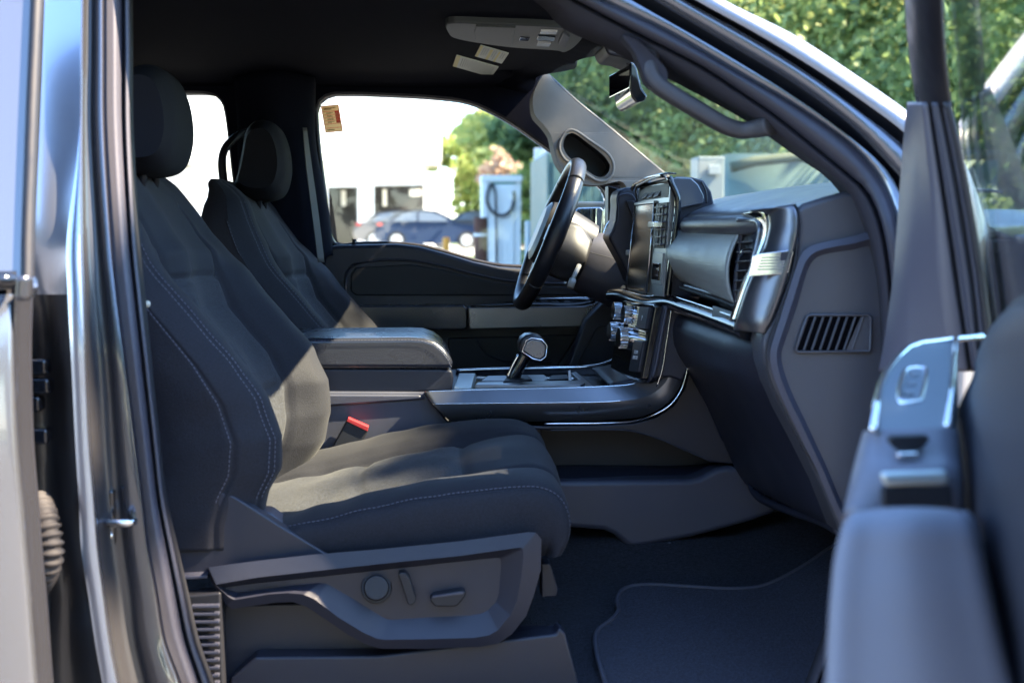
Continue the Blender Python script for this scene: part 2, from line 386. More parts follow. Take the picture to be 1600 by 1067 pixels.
rp = empty('rusty_bollard', (P(751,400,24).x, 24, gz(24))); tag(rp, 'rusty brown steel bollard with a pale band beside the pump cabinet', 'bollard')
a = P(751, 340, 24); MB().cyl((a.x, 24, gz(24)-.2), (a.x, 24, a.z), .115).build('post', RU, rp, sharp=40)
b = P(751, 367, 24); MB().cyl((b.x, 24, b.z-.025), (b.x, 24, b.z+.025), .122).build('band', BW, rp, sharp=40)
a = P(697, 371, 40); yb = MB().cyl((a.x, 40, .5), (a.x, 40, a.z), .09); yb.cyl((a.x,40,a.z-.22),(a.x,40,a.z-.06),.1)
o = yb.build('marker_post', mat('orange_plastic', (.7,.28,.03), .5), sharp=40); tag(o, 'short orange marker post standing in front of the dark blue hatchback', 'post')
pt = MB(); a = P(845, 232, 17); pt.box((a.x, 17, (a.z)/2+.0), .15, .15, a.z)
tag(pt.build('white_post', mat('galvanised', (.62,.62,.58), .5)), 'pale square post standing left of the green container', 'post')
GT = mat('green_container_paint', (.05,.11,.105), .55, var=.12, vscale=1.5); GTL = mat('pale_green_paint', (.10,.16,.145), .6, var=.08, vscale=1)
cn = empty('steel_container', (3.2, 15.5, 0)); tag(cn, 'dark green steel container with a paler top rail behind the far windscreen pillar', 'container')
a = P(856, 236, 15); b = P(985, 262, 15)
MB().box(((a.x+b.x)/2, 16.2, a.z/2), b.x-a.x, 2.2, a.z).build('container_body', GT, cn, bevel=.03)
for k in range(9): MB().box((a.x+.1+k*(b.x-a.x-.2)/8, 15.06, a.z/2), .08, .06, a.z-.1).build('stiffener', GT, cn, bevel=.01)
bn = MB(); a = P(836, 345, 22); bn.box((a.x, 22.3, (a.z+.3)/2), .24, .5, a.z-.3)
tag(bn.build('waste_bin', mat('bin_blue', (.28,.36,.42), .5), bevel=.02), 'small pale blue bin between the pump cabinet and the green container', 'bin')
# low green building/wall + electric cabinet seen through windscreen
wl = empty('green_shed', (7, 13, 0)); tag(wl, 'pale green flat shed wall seen low through the windscreen', 'shed')
a = P(1140, 240, 12); b = P(1560, 236, 12)
MB().box(((a.x+b.x)/2, 12.6, a.z/2), b.x-a.x, 1.2, a.z).build('shed_wall', GTL, wl)
MB().tube([P(1142,262,11.9), P(1180,252,11.9), P(1240,246,11.9), P(1560,242,11.9)], .045).build('roof_gutter', mat('olive_trim', (.05,.065,.035), .8), wl)
a = P(1118, 243, 10.5); eb = empty('meter_cabinet', (a.x, 10.7, 0)); tag(eb, 'white grey electric meter cabinet on the left end of the green shed', 'cabinet')
MB().box((a.x, 10.8, a.z/2), .20, .3, a.z).build('cabinet_body', mat('cabinet_grey', (.16,.19,.19), .5), eb, bevel=.01)
MB().box((a.x+.02, 10.63, a.z-.10), .09, .03, .07).build('cabinet_window', mat('cabinet_pale', (.24,.27,.27), .5), eb, bevel=.004)

# --- trees
def leafmat(name, c1, c2):
    m = bpy.data.materials.new(name); m.use_nodes = True; nt = m.node_tree; b = nt.nodes['Principled BSDF']; b.inputs['Roughness'].default_value = .55
    g = nt.nodes.new('ShaderNodeNewGeometry'); r = nt.nodes.new('ShaderNodeValToRGB')
    r.color_ramp.elements[0].color = (*c1, 1); r.color_ramp.elements[1].color = (*c2, 1)
    nt.links.new(g.outputs['Random Per Island'], r.inputs[0]); nt.links.new(r.outputs[0], b.inputs['Base Color'])
    t = nt.nodes.new('ShaderNodeBsdfTranslucent'); nt.links.new(r.outputs[0], t.inputs[0]); mx = nt.nodes.new('ShaderNodeMixShader'); mx.inputs[0].default_value = .45
    nt.links.new(b.outputs[0], mx.inputs[1]); nt.links.new(t.outputs[0], mx.inputs[2]); nt.links.new(mx.outputs[0], nt.nodes['Material Output'].inputs[0])
    return m
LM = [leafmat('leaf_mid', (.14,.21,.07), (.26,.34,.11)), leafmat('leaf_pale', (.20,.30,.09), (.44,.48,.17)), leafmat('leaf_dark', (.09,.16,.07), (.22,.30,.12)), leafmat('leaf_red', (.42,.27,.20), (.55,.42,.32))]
BK = mat('bark', (.09,.07,.055), .9, bump=.8, bscale=20)
rng = np.random.default_rng(7)
def tree(label, c, R, lm, trunk_r=.2, zg=0, n=9000, leaf=.12, clumps=40, flat=1., name='tree', group=None):
    c = np.array(c, float); R = np.array(R, float) if hasattr(R, '__len__') else np.array([R, R, R*flat])
    t = empty(name, (c[0], c[1], zg)); tag(t, label, 'tree', group)
    dirs = rng.normal(size=(clumps, 3)); dirs /= np.linalg.norm(dirs, axis=1)[:, None]
    cc = c+dirs*R*rng.uniform(.35, .95, (clumps, 1)); cs = rng.uniform(.18, .38, clumps)*R.mean()
    k = rng.integers(0, clumps, n); d = rng.normal(size=(n, 3)); d /= np.linalg.norm(d, axis=1)[:, None]
    p = cc[k]+d*(cs[k]*rng.uniform(.5, 1, n)**.6)[:, None]*np.array([1, 1, .75])
    p = p[p[:, 2] > zg+.05]; n = len(p)
    nm = rng.normal(size=(n, 3)); nm[:, 2] += .6; nm /= np.linalg.norm(nm, axis=1)[:, None]
    a = np.cross(nm, rng.normal(size=(n, 3))); a /= np.linalg.norm(a, axis=1)[:, None]; b = np.cross(nm, a)
    s = leaf*rng.uniform(.6, 1.3, (n, 1))
    V = np.stack([p-a*s, p-b*s*.5, p+a*s, p+b*s*.5], 1).reshape(-1, 3)
    me = bpy.data.meshes.new('crown'); me.vertices.add(4*n); me.vertices.foreach_set('co', V.ravel())
    me.loops.add(4*n); me.polygons.add(n); me.loops.foreach_set('vertex_index', np.arange(4*n)); me.polygons.foreach_set('loop_start', np.arange(0, 4*n, 4))
    me.update(); me.validate(); me.materials.append(lm)
    o = bpy.data.objects.new('crown', me); COL.objects.link(o); o.parent = t; o.location = -t.location
    mb = MB(); top = Vector(c); base = Vector((c[0], c[1], zg-.1))
    mb.tube([base, base.lerp(top, .5)+Vector((.1*R[0]*.3, 0, 0)), top], [trunk_r, trunk_r*.7, trunk_r*.25], 10)
    for q in range(7):
        e = Vector(cc[q % clumps]); m_ = base.lerp(top, .45+.07*q); mb.tube([m_, m_.lerp(e, .5)+Vector((0, 0, .1)), e], [trunk_r*.4, trunk_r*.25, trunk_r*.08], 6)
    mb.build('trunk', BK, t)
    return t
def tp(px, py, Y): return tuple(P(px, py, Y))
tree('pale yellow green tree at the right end of the workshop', tp(772,250,78), (2.4,3,4.2), LM[1], zg=.75, n=7000, leaf=.26)
tree('round green tree straight behind the pump cabinet', tp(815,230,64), (2.2,3,3.9), LM[1], zg=.7, n=7000, leaf=.24)
tree('small red flowered tree just above the pump cabinet', tp(786,268,50), (.9,.9,1.0), LM[3], zg=.7, n=900, leaf=.14, trunk_r=.07)
tree('dark leaved branch tree hanging over the driver window corner', tp(880,165,30), (1.6,1.6,1.1), LM[2], zg=.4, n=5000, leaf=.16)
tree('green bush tree left of the dark container', tp(850,335,40), (1.0,1.2,2.2), LM[0], zg=.5, n=4000, leaf=.15)
g2 = 'dense trees beyond the windscreen'
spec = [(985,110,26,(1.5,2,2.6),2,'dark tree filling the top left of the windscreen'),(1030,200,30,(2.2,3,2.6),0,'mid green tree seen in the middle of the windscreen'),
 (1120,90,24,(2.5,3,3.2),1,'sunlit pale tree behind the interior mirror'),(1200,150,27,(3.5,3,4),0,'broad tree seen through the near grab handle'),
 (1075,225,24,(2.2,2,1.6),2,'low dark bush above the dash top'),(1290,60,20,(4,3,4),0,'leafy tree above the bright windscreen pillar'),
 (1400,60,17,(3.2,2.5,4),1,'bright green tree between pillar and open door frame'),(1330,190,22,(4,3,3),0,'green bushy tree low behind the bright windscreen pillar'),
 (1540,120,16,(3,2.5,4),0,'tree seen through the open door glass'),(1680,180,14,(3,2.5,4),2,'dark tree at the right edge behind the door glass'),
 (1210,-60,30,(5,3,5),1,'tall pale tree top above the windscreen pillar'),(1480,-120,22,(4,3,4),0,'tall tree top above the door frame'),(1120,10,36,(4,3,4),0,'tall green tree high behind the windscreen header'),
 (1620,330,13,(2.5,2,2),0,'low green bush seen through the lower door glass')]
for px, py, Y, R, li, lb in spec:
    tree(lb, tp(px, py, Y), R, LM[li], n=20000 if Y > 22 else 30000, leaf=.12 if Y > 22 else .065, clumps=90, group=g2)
# unseen tree line added behind the camera: keeps the low sky off the roof lining, shows in the paint
lbl = [a+' of the unseen tree line added behind the camera' for a in ('leftmost tree', 'second tree from the left', 'third tree from the left', 'tree just left of the middle', 'middle tree', 'tree just right of the middle', 'third tree from the right', 'second tree from the right', 'rightmost tree')]
for k in range(9):
    x = -20+k*5.2; hgt = random.uniform(3.4, 4.6)
    tree(lbl[k], (x, -15+random.uniform(-1, 1), hgt), (3.2, 2.4, hgt*.95), LM[2], n=5000, leaf=.22, clumps=50, trunk_r=.16, group='unseen tree line added behind the camera', zg=0)
# unseen crowns added on the sun side to block and dapple the sunlight
A_ = Vector((-.25, 2.5, 1.05)); e2 = Vector((0, 1, 0)); e2 = (e2-sv*e2.dot(sv)).normalized(); e1 = Vector((.7, 0, -.7)); e1 = (e1-sv*e1.dot(sv)); e1 = (e1-e2*e1.dot(e2)).normalized()
for lb, dist, a, b, R, n_, lf in [('unseen young tree added to shade the dash and cushion', 9, .76, .08, .56, 1500, .10), ('unseen low crown added to shade the near seat bolster', 7.2, -.10, -.44, .22, 1700, .05), ('unseen thin sapling added to dapple the far windscreen pillar', 8, -.0, 1.12, .5, 260, .05), ('unseen narrow tree added to shade the centre armrest', 8.5, .16, .60, .24, 1500, .055)]:
    tree(lb, tuple(A_+sv*dist+e1*a+e2*b), (R, R, R), LM[0], n=n_, leaf=lf, clumps=34 if n_ > 1000 else 16, trunk_r=.06)

tree('unseen small round tree added to shade the door switch panel', tuple(P(1440,640,1.30)+sv*6.5), (.42,.42,.42), LM[0], n=3000, leaf=.06, clumps=30, trunk_r=.05)  # crown added out of view to keep the sun off the switch panel
# ================================================================== THE TRUCK
T = empty('pickup_truck', (0, 2.9, 0)); tag(T, 'dark grey pickup truck with its front passenger door open, black cloth seats inside', 'pickup truck')
YC = 2.9

# ---------- cabin shell: floor, firewall, rear wall, headliner, far side wall
mb = MB(); mb.box((-.2, 2.9, .55), 3.0, 1.72, .06); mb.box((1.12, 2.9, 1.0), .05, 1.72, .7); mb.box((-1.7, 2.9, 1.2), .06, 1.7, 1.2)
mb.build('floor_pan', PLB, T, smooth=False)
# headliner
def hl_z(x, y):
    e = abs(y-YC)/.80
    return 1.757 - .025*max(0, e-.8)**2/.04 - max(0, x-.33)*.2
g = []
for x in np.linspace(-1.72, .40, 30):
    g.append([(x - (.10*((abs(y-YC)/.72)**2) if x > .3 else 0) - (.018*math.cos((y-2.9)*20) if x > .39 else 0), y, hl_z(x, y)) for y in np.linspace(2.12, 3.72, 33)])
hl = MB().grid(g).build('headliner', HDL, T, solid=.012)
px_tube('headliner_clip', [(654,44,2.85), (662,43,2.85), (670,46,2.85)], .0016, OVH, hl, n=12)
# far side wall with two windows
WY = 3.70
front_win = [(522,382),(505,290),(494,190),(495,160),(512,146),(545,144),(610,146),(680,150),(735,158),(790,183),(850,224),(900,260),(950,300),(953,345),(950,400),(935,417),(870,418),(812,417),(780,415),(740,407),(700,395),(660,385),(620,381),(560,381)]
rear_win = [(160,380),(150,260),(165,160),(190,146),(260,143),(318,143),(338,148),(349,160),(354,179),(364,263),(372,330),(376,380)]
wall = xz([(-330,130),(-330,1000),(1190,1000),(1190,360),(1055,288),(870,128),(838,105),(700,84),(200,78),(-200,90)], WY)
mats_w = [HDL, PLB]
def sm(px): return [tuple(q) for q in cr(xz(px, WY), 90, True)]
def loopwin(px): # straight where needed: interpolate densely
    return sm(px)
side = prism_xz('side_wall', wall, WY, WY+.07, [HDL, PLB], T, holes=[sm(front_win), sm(rear_win)], capm=0, sidem=1, smooth=False)
# outer skin of the far side
prism_xz('side_panel', wall, WY+.11, WY+.13, [PAI], T, holes=[sm(front_win), sm(rear_win)], smooth=False)
def ring_seal(name, px, Y, r, m, parent):
    return MB().tube([P(a, b, Y) for a, b in px] if False else [Vector((x, Y, z)) for x, z in sm(px)], r, 8, closed=True).build(name, m, parent)
ring_seal('window_seal', front_win, WY+.01, .006, RUB, side)
ring_seal('window_seal', rear_win, WY+.01, .006, RUB, side)
def pane(name, px, Y, m, parent):
    l = sm(px); c = np.mean(l, axis=0); l = [tuple(c+(np.array(q)-c)*1.02) for q in l]
    return prism_xz(name, l, Y, Y+.004, m, parent, smooth=False)
fw = pane('driver_window', front_win, WY+.075, GW, T)
pane('rear_side_window', rear_win, WY+.075, GW, T)
# window sticker (glued to the pane, part of it)
STK = mat('sticker_paper', (.9,.68,.42), .6); STR = mat('sticker_red', (.75,.06,.08), .6); STT = mat('sticker_print', (.22,.12,.05), .6)
for m_ in (STK, STR, STT):   # paper lets the daylight through
    n_ = m_.node_tree; t_ = n_.nodes.new('ShaderNodeBsdfTranslucent'); t_.inputs[0].default_value = n_.nodes['Principled BSDF'].inputs['Base Color'].default_value[:]
    x_ = n_.nodes.new('ShaderNodeMixShader'); x_.inputs[0].default_value = .75; n_.links.new(n_.nodes['Principled BSDF'].outputs[0], x_.inputs[1]); n_.links.new(t_.outputs[0], x_.inputs[2]); n_.links.new(x_.outputs[0], n_.nodes['Material Output'].inputs[0])
def quadpx(name, q, Y, m, parent, d=.0015):
    return prism(name, q, Y, Y+d, m, parent, smooth=False)
sY = WY+.070
st = quadpx('window_sticker', [(501,166),(529,163.5),(536,205.5),(508.5,208)], sY, STK, fw)
def stq(u0, u1, v0, v1):  # u across 0..1, v down 0..1
    def w(u, v):
        a = np.array([501,166])*(1-u)+np.array([529,163.5])*u; b = np.array([508.5,208])*(1-u)+np.array([536,205.5])*u
        return tuple(a*(1-v)+b*v)
    return [w(u0, v0), w(u1, v0), w(u1, v1), w(u0, v1)]
sg = MB()
def addq(mb, q, Y, mi=0, d=.0006):
    v = [P(a, b, Y) for a, b in q]; mb.hexa(v+[p+Vector((0, d, 0)) for p in v], mi)
for u0, u1, v0, v1, mi in [(0,1,0,.025,1),(0,1,.975,1,1),(0,.04,0,1,1),(.96,1,0,1,1),(.06,.95,.22,.235,1),(.06,.7,.34,.352,1),(.06,.7,.45,.462,1),(.06,.7,.56,.572,1),(.06,.95,.68,.695,1),(.06,.95,.83,.845,1)]: addq(sg, stq(u0, u1, v0, v1), sY-.0008, mi)
for k in range(4): addq(sg, stq(.72, .95, .24+.11*k, .335+.11*k), sY-.001, 1)
for v in (.27,.30,.38,.41,.49,.52,.60,.63): addq(sg, stq(.24, .24+random.uniform(.2,.4), v, v+.016), sY-.001, 0)
for v in (.09,.13,.89): addq(sg, stq(.14, .8 if v < .12 else .55, v, v+.03), sY-.001, 0)
for k in range(4): addq(sg, stq(.77, .9, .275+.11*k, .295+.11*k), sY-.0016, 2)
sg.build('sticker_print', [STT, STR, STK], fw, smooth=False)
# far B pillar trim, with belt
px_curve = [(470,80,3.62),(466,200,3.60),(478,330,3.58),(500,420,3.58),(506,470,3.58)]
surf('door_pillar_trim', [[(365,120,3.62),(372,200,3.6),(374,300,3.6),(385,420,3.6)],[(430,110,3.56),(425,200,3.55),(432,300,3.54),(450,440,3.54)],[(484,120,3.60),(484,220,3.60),(503,330,3.60),(512,400,3.60)],[(492,120,3.68),(492,220,3.68),(512,330,3.68),(520,400,3.68)]], HDL, T, solid=.006)
surf('belt_webbing', [[(473,200,3.535),(478,260,3.53),(487,330,3.52),(497,410,3.52)],[(479,200,3.54),(487,260,3.54),(497,330,3.53),(507,410,3.53)]], mat('belt_fabric', (.12,.12,.11), .6, bump=.4, bscale=900), T, solid=.002)
# far grab handle on the door pillar
hd = MB(); hp = cr([P(*q) for q in [(385,208,3.58),(368,215,3.50),(352,232,3.47),(347,250,3.46),(352,300,3.46),(362,345,3.5),(372,362,3.58)]], 40)
hd.tube(hp, .011, 10, prof=[(math.cos(a)*1.25, math.sin(a)*.9) for a in np.linspace(0, 2*math.pi, 12, endpoint=False)]); hd.build('grab_handle', PLB, T)

# ---------- far A pillar trim with its handle
ap = [(833,150),(845,122),(853,112),(868,128),(900,158),(960,207),(1010,249),(1048,280),(1075,330),(990,330),(982,300),(972,284),(955,286),(935,290),(910,287),(890,277),(874,258),(866,235),(861,212),(850,196),(836,180)]
slot = [(884,214),(893,208),(920,225),(948,249),(953,262),(947,274),(936,277),(905,258),(886,242),(880,228)]
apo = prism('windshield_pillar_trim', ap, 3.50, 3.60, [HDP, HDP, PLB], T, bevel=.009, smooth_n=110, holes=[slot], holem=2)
prism('handle_recess', [(870,195),(965,240),(970,290),(930,290),(868,250)], 3.575, 3.585, PLB, apo, smooth=False)
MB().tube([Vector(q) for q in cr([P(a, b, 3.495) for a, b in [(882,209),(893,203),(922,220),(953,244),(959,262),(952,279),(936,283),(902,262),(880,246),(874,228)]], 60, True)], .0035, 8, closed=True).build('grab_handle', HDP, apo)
for v_ in apo.data.vertices:
    t_ = v_.co.x*.63+v_.co.z*.78; t0_ = .50*.63+1.55*.78+.02; v_.co.y += .5*max(0, t_-t0_)
px_tube('glass_seal', [(846,110,3.535),(856,119,3.535),(868,130,3.535),(900,159,3.535),(960,208,3.535),(1010,250,3.535),(1050,283,3.535)], .006, RUB, apo)
# dark panel beside (sail) between window and dash
prism('door_sail_trim', [(950,290),(985,300),(1075,320),(1075,420),(950,420)], 3.60, 3.66, PLB, T, bevel=.004)

# ---------- windshield
zt, zb = 1.745, 1.36
rows = []
for v in np.linspace(0, 1, 6):
    r = []
    for s in np.linspace(-1, 1, 9):
        xt = .30+.075*(1-s*s); xb = .80+.16*(1-s*s); wt = .70; wb = .78
        z_t = 1.735+.012*(1-s*s)
        r.append(Vector((xt*(1-v)+xb*v, YC+s*(wt*(1-v)+wb*v), z_t*(1-v)+zb*v)))
    rows.append(r)
g = grid_smooth(rows, 40, 24)
ws = MB().grid(g.tolist()).build('windshield', GWS, T)
# frit / dirty edge along the top of the glass
# ---------- overhead console, labels, mirror
oy = 2.95
oc = MB()
top = [(698,40),(702,37),(760,38),(840,42),(880,46),(905,50),(912,62),(905,76),(880,82),(850,79),(800,74),(740,67),(706,60),(699,52)]
ocp = prism('overhead_console', top, oy-.10, oy-.02, OVH, T, bevel=.006, smooth_n=60) if False else None
def pz_poly(name, q, zc, th, m, parent, bevel=.004, n=0, **k):
    """outline traced on the horizontal plane z=zc (seen from below), thickness th upwards"""
    l = [PZ(a, b, zc) for a, b in q]
    if n: l = [Vector(p) for p in cr(l, n, True)]
    c = len(l); v = l+[p+Vector((0, 0, th)) for p in l]
    return mk(name, v, [tuple(range(c)), tuple(range(c, 2*c))]+[(i, (i+1) % c, c+(i+1) % c, c+i) for i in range(c)], m, parent, bevel=bevel, **k)
zc = 1.738
oc = pz_poly('overhead_console', [(697,40),(705,37),(770,39),(850,42),(900,47),(912,56),(908,64),(893,78),(880,83),(870,80),(800,75),(740,67),(708,60),(700,52)], zc, .05, OVH, T, n=70)
pz_poly('glasses_holder', [(744,42),(806,44),(800,73),(760,68),(743,64),(741,52)], zc-.004, .02, OVH, oc, bevel=.002)
pz_poly('console_button', [(813,59),(828,60),(826,65),(811,64)], zc-.002, .006, GLO, oc, bevel=.001)
for q in ([(845,49.5),(871,50.5),(869,54.5),(843,53.5)], [(840,67),(861,69),(858,74),(838,72)]):
    pz_poly('map_lamp', q, zc-.004, .008, LNS, oc, bevel=.001)
pz_poly('console_switch', [(841,57),(868,59),(866,65),(838,63)], zc-.003, .006, GLO, oc, bevel=.001)
pz_poly('console_bezel', [(880,53),(890,60),(884,76),(872,70)], zc-.006, .012, PLG, oc, bevel=.002)
for nm, q, n in (('visor_label', [(713.5,87),(779,105.5),(767.5,121),(707.5,104)], 16), ('visor_label', [(751,71.5),(795,84),(784,100),(742,88.5)], 11)):
    zl = 1.7475
    lb = pz_poly(nm, q, zl, .002, LBL, hl, bevel=0, smooth=False)
    def w(u, v):
        a = np.array(q[0])*(1-u)+np.array(q[1])*u; b = np.array(q[3])*(1-u)+np.array(q[2])*u; return tuple(a*(1-v)+b*v)
    m_ = MB()
    def pq(u0, u1, v0, v1, mi):
        v = [PZ(*w(a, b), zl-.0006) for a, b in ((u0,v0),(u1,v0),(u1,v1),(u0,v1))]; m_.hexa(v+[p+Vector((0,0,.0004)) for p in v], mi)
    pq(0, .10, 0, 1, 0)
    if n == 11: pq(.38, .48, .1, 1, 0); pq(.68, .74, .1, 1, 0)
    for k in range(n):
        u = .16+k*.8/n
        if n == 11 and (.36 < u < .48 or .66 < u < .75): continue
        pq(u, u+.012, .12, random.uniform(.6, .92), 1)
    m_.build('label_print', [LBY, LBT], hl, smooth=False)
# sensor housing and interior mirror
prism('sensor_housing', [(943,70),(958,58),(985,66),(1000,84),(992,98),(972,90),(950,86)], 2.82, 2.98, PLA, T, bevel=.006)
mr = prism('interior_mirror', [(984,97),(990,98),(995,106),(1003,138),(1012,151),(1007,158),(994,161),(987,152),(984,138)], 2.72, 2.93, GLO, T, bevel=.008, seg=4)
MB().hexa([P(983.5,101,2.725),P(983.5,138,2.725),P(983.5,138,2.725)+Vector((-.012,.20,0)),P(983.5,101,2.725)+Vector((-.012,.20,0))]+[q+Vector((.004,0,0)) for q in (P(983.5,101,2.725),P(983.5,138,2.725),P(983.5,138,2.725)+Vector((-.012,.20,0)),P(983.5,101,2.725)+Vector((-.012,.20,0)))]).build('mirror_face', MIR, mr, bevel=.002)
MB().tube([P(985,100,2.86), P(1005,92,2.88), P(1020,96,2.9)], .012, 10).build('mirror_stalk', PLB, mr)
prism('mirror_knob', [(1031,113),(1040,113),(1042,128),(1034,130)], 2.70, 2.73, GLO, mr, bevel=.003)

# ---------- near A pillar + roof rail: strips traced along their length
def tum(c, dy=0):  # tumblehome: higher parts lean inwards
    return [(a, b, y+.12*max(-.2, min(1.6, (300-b)/300))+dy) for a, b, y in c]
def cv(Y, pts): return tum([(a, b, Y) for a, b in pts])
L0 = cv(2.16, [(-300,-190),(300,-150),(640,-92),(760,-50),(854,14),(876,40),(912,58),(938,68),(985,92),(1039,118),(1100,150),(1166,186),(1210,217),(1257,250),(1293,275),(1322,310),(1350,360),(1368,430),(1376,520),(1374,620),(1362,720),(1340,830),(1300,960),(1240,1120)])
L1 = cv(2.08, [(-300,-196),(300,-160),(640,-108),(780,-62),(887,0),(974,47),(1094,109),(1150,146),(1202,181),(1275,239),(1320,276),(1347,300),(1368,345),(1380,400),(1388,480),(1386,600),(1376,700),(1352,840),(1310,970),(1250,1130)])
L1b = cv(2.065, [(a+7, b-3) for a, b, _ in [(q[0], q[1], 0) for q in [(-300,-196),(300,-160),(640,-108),(780,-62),(887,0),(974,47),(1094,109),(1150,146),(1202,181),(1275,239),(1320,276),(1347,300),(1368,345),(1380,400),(1388,480),(1386,600),(1376,700),(1352,840),(1310,970),(1250,1130)]]])
Lw = cv(2.03, [(-300,-204),(300,-172),(680,-116),(820,-66),(916,-2),(1010,46),(1120,104),(1180,140),(1232,176),(1300,228),(1340,264),(1370,310),(1388,360),(1398,420),(1403,500),(1400,610),(1390,710),(1366,860),(1320,1000),(1270,1130)])
L2 = cv(2.045, [(-300,-212),(300,-184),(700,-122),(840,-64),(941,0),(1043,51),(1166,123),(1215,150),(1260,178),(1322,221),(1352,252),(1376,283),(1396,330),(1407,400),(1411,500),(1408,620),(1396,730),(1376,870),(1330,1010),(1280,1130)])
L3 = cv(2.02, [(-300,-222),(300,-196),(720,-130),(880,-64),(985,0),(1094,62),(1202,127),(1250,158),(1293,188),(1366,246),(1390,272),(1405,300),(1418,350),(1424,420),(1426,520),(1422,640),(1410,740),(1390,880),(1350,1020),(1300,1130)])
L4 = cv(2.00, [(-300,-232),(300,-208),(750,-136),(920,-62),(1021,0),(1130,65),(1239,130),(1329,196),(1380,248),(1416,290),(1432,340),(1440,420),(1440,540),(1436,660),(1424,760),(1400,900),(1370,1040),(1330,1130)])
L5 = cv(1.975, [(-300,-244),(300,-222),(790,-140),(960,-66),(1068,0),(1166,54),(1275,123),(1350,180),(1416,232),(1450,280),(1460,340),(1464,440),(1462,560),(1456,680),(1440,800),(1410,930),(1390,1130)])
L6 = cv(1.955, [(-300,-252),(300,-230),(810,-144),(980,-64),(1086,0),(1184,54),(1275,109),(1350,160),(1416,210),(1470,270),(1480,340),(1484,450),(1480,580),(1470,700),(1450,830),(1430,1130)])
L7a = cv(1.945, [(-300,-268),(300,-246),(840,-152),(1005,-66),(1110,0),(1175,36),(1258,84),(1340,140),(1418,192),(1490,262),(1510,340),(1512,450),(1505,580),(1500,700),(1480,830),(1460,1130)])
L7 = cv(1.97, [(-300,-290),(300,-266),(860,-164),(1030,-66),(1130,0),(1166,18),(1239,54),(1329,112),(1418,174),(1500,240),(1530,340),(1535,450),(1530,580),(1525,700),(1510,830),(1490,1130)])
L8 = cv(2.10, [(-300,-270),(300,-250),(860,-158),(1035,-62),(1138,4),(1172,22),(1245,58),(1335,116),(1424,180),(1500,250),(1540,340),(1545,450),(1540,580),(1535,700),(1520,830),(1500,1130)])
pilA = ribbon('windshield_pillar', [L0, L1], [0], [mat('near_pillar_trim', (.04,.037,.045), .8, bump=.3, bscale=900)], T, n=120, solid=.006)
ribbon('pillar_gap', [L1, [(a, b, y+.02) for a, b, y in L1b]], [0], [RUB], pilA, n=120)
ribbon('door_seal', [[(a, b, y+.02) for a, b, y in L1b], Lw, L2], [0, 0], [RUG], T, n=120)
ribbon('door_opening_frame', [L2, L3, [(a, b, y+.03) for a, b, y in L3]], [0, 1], [PAI, RUB], T, n=120)
ribbon('rubber_channel', [[(a, b, y+.03) for a, b, y in L3], [(a, b, y+.03) for a, b, y in L4]], [0], [RUB], T, n=120)
ribbon('pillar_paint', [[(a, b, y+.03) for a, b, y in L4], L4, L5, [(a, b, y+.025) for a, b, y in L5]], [0, 0, 1], [PAI, RUB], T, n=120)
ribbon('outer_seal', [[(a, b, y+.02) for a, b, y in L5], [(a, b, y+.02) for a, b, y in L6], L6], [0, 0], [RUB], T, n=120)
ribbon('roof_rail', [L6, L7a, L7, L8], [0, 0, 0], [mat('rail_paint_sunlit', (.30,.30,.32), .38, .45, coat=.6)], T, n=120)  # lighter copy of the body paint, direct sun put into the colour
# near grab handle
prism('handle_root', [(972,54),(992,58),(1018,80),(1044,112),(1040,134),(1024,140),(1010,128),(1002,108),(992,84)], 2.165, 2.20, mat('near_pillar_trim'), pilA, bevel=.007, smooth_n=40)
gh = MB(); pth = cr([P(*q) for q in [(1014,84,2.20),(1013,106,2.185),(1022,127,2.18),(1048,147,2.18),(1090,172,2.18),(1134,197,2.18),(1158,204,2.18),(1184,201,2.17),(1210,195,2.15)]], 50)
rr = [.0138+.0032*(max(0, (9-i)/9)+max(0, (i-40)/9)) for i in range(50)]
gh.tube(pth, rr, 14, prof=[(math.copysign(abs(math.cos(a))**.6, math.cos(a))*1.5, math.copysign(abs(math.sin(a))**.6, math.sin(a))*.95) for a in np.linspace(0, 2*math.pi, 14, endpoint=False)], up=(0,1,0))
gh.build('grab_handle', mat('handle_trim', (.056,.054,.06), .55, bump=.3, bscale=900), T, subd=1)

# ---------- B pillar, rear door, traced at these rows
RW = [-60, 80, 200, 380, 460, 540, 620, 700, 780, 860, 930, 1000, 1067, 1130]
def col(xs, Y):
    Ys = Y if hasattr(Y, '__len__') else [Y]*len(RW)
    return [(x, r, y+.00014*max(0, 520-r)) for x, r, y in zip(xs, RW, Ys)]
c_doorEdge = [52,46,41,35,22,20,21,24,31,38,44,49,54,60]
cA = col([72,67,62,54,50,47,47,48,52,70,80,78,80,90], [1.905]*4+[1.93,1.96]+[2.0]*8)
cB = col([127,125,124,104,106,110,114,118,123,127,138,148,160,172], 1.90)
cBm = col([96,94,92,80,78,78,80,84,88,98,108,112,118,128], [1.900]*3+[1.902,1.94,2.0]+[2.03]*8)
c1 = col([128,126,125,125,128,131,134,138,145,151,160,169,182,195], 1.885)
c1b = col([132,131,130,131,134,136,139,143,150,156,165,175,187,200], 1.90)
c2 = col([140,139,138,149,152,160,168,172,178,188,196,206,222,236], 1.99)
c2b = col([148,147,146,157,165,172,178,184,190,198,208,214,229,244], 1.985)
c3 = col([157,157,158,170,178,188,198,208,218,228,240,252,276,292], 1.965)
c3b = col([162,162,163,174,183,193,203,213,223,232,245,257,281,297], 1.99)
c4 = col([167,167,168,180,188,197,206,217,226,236,248,260,284,300], 2.0)
c4b = col([176,176,177,188,197,206,215,225,234,246,258,272,294,310], 1.98)
c5 = col([184,185,186,197,205,213,222,231,241,257,270,284,306,322], 2.0)
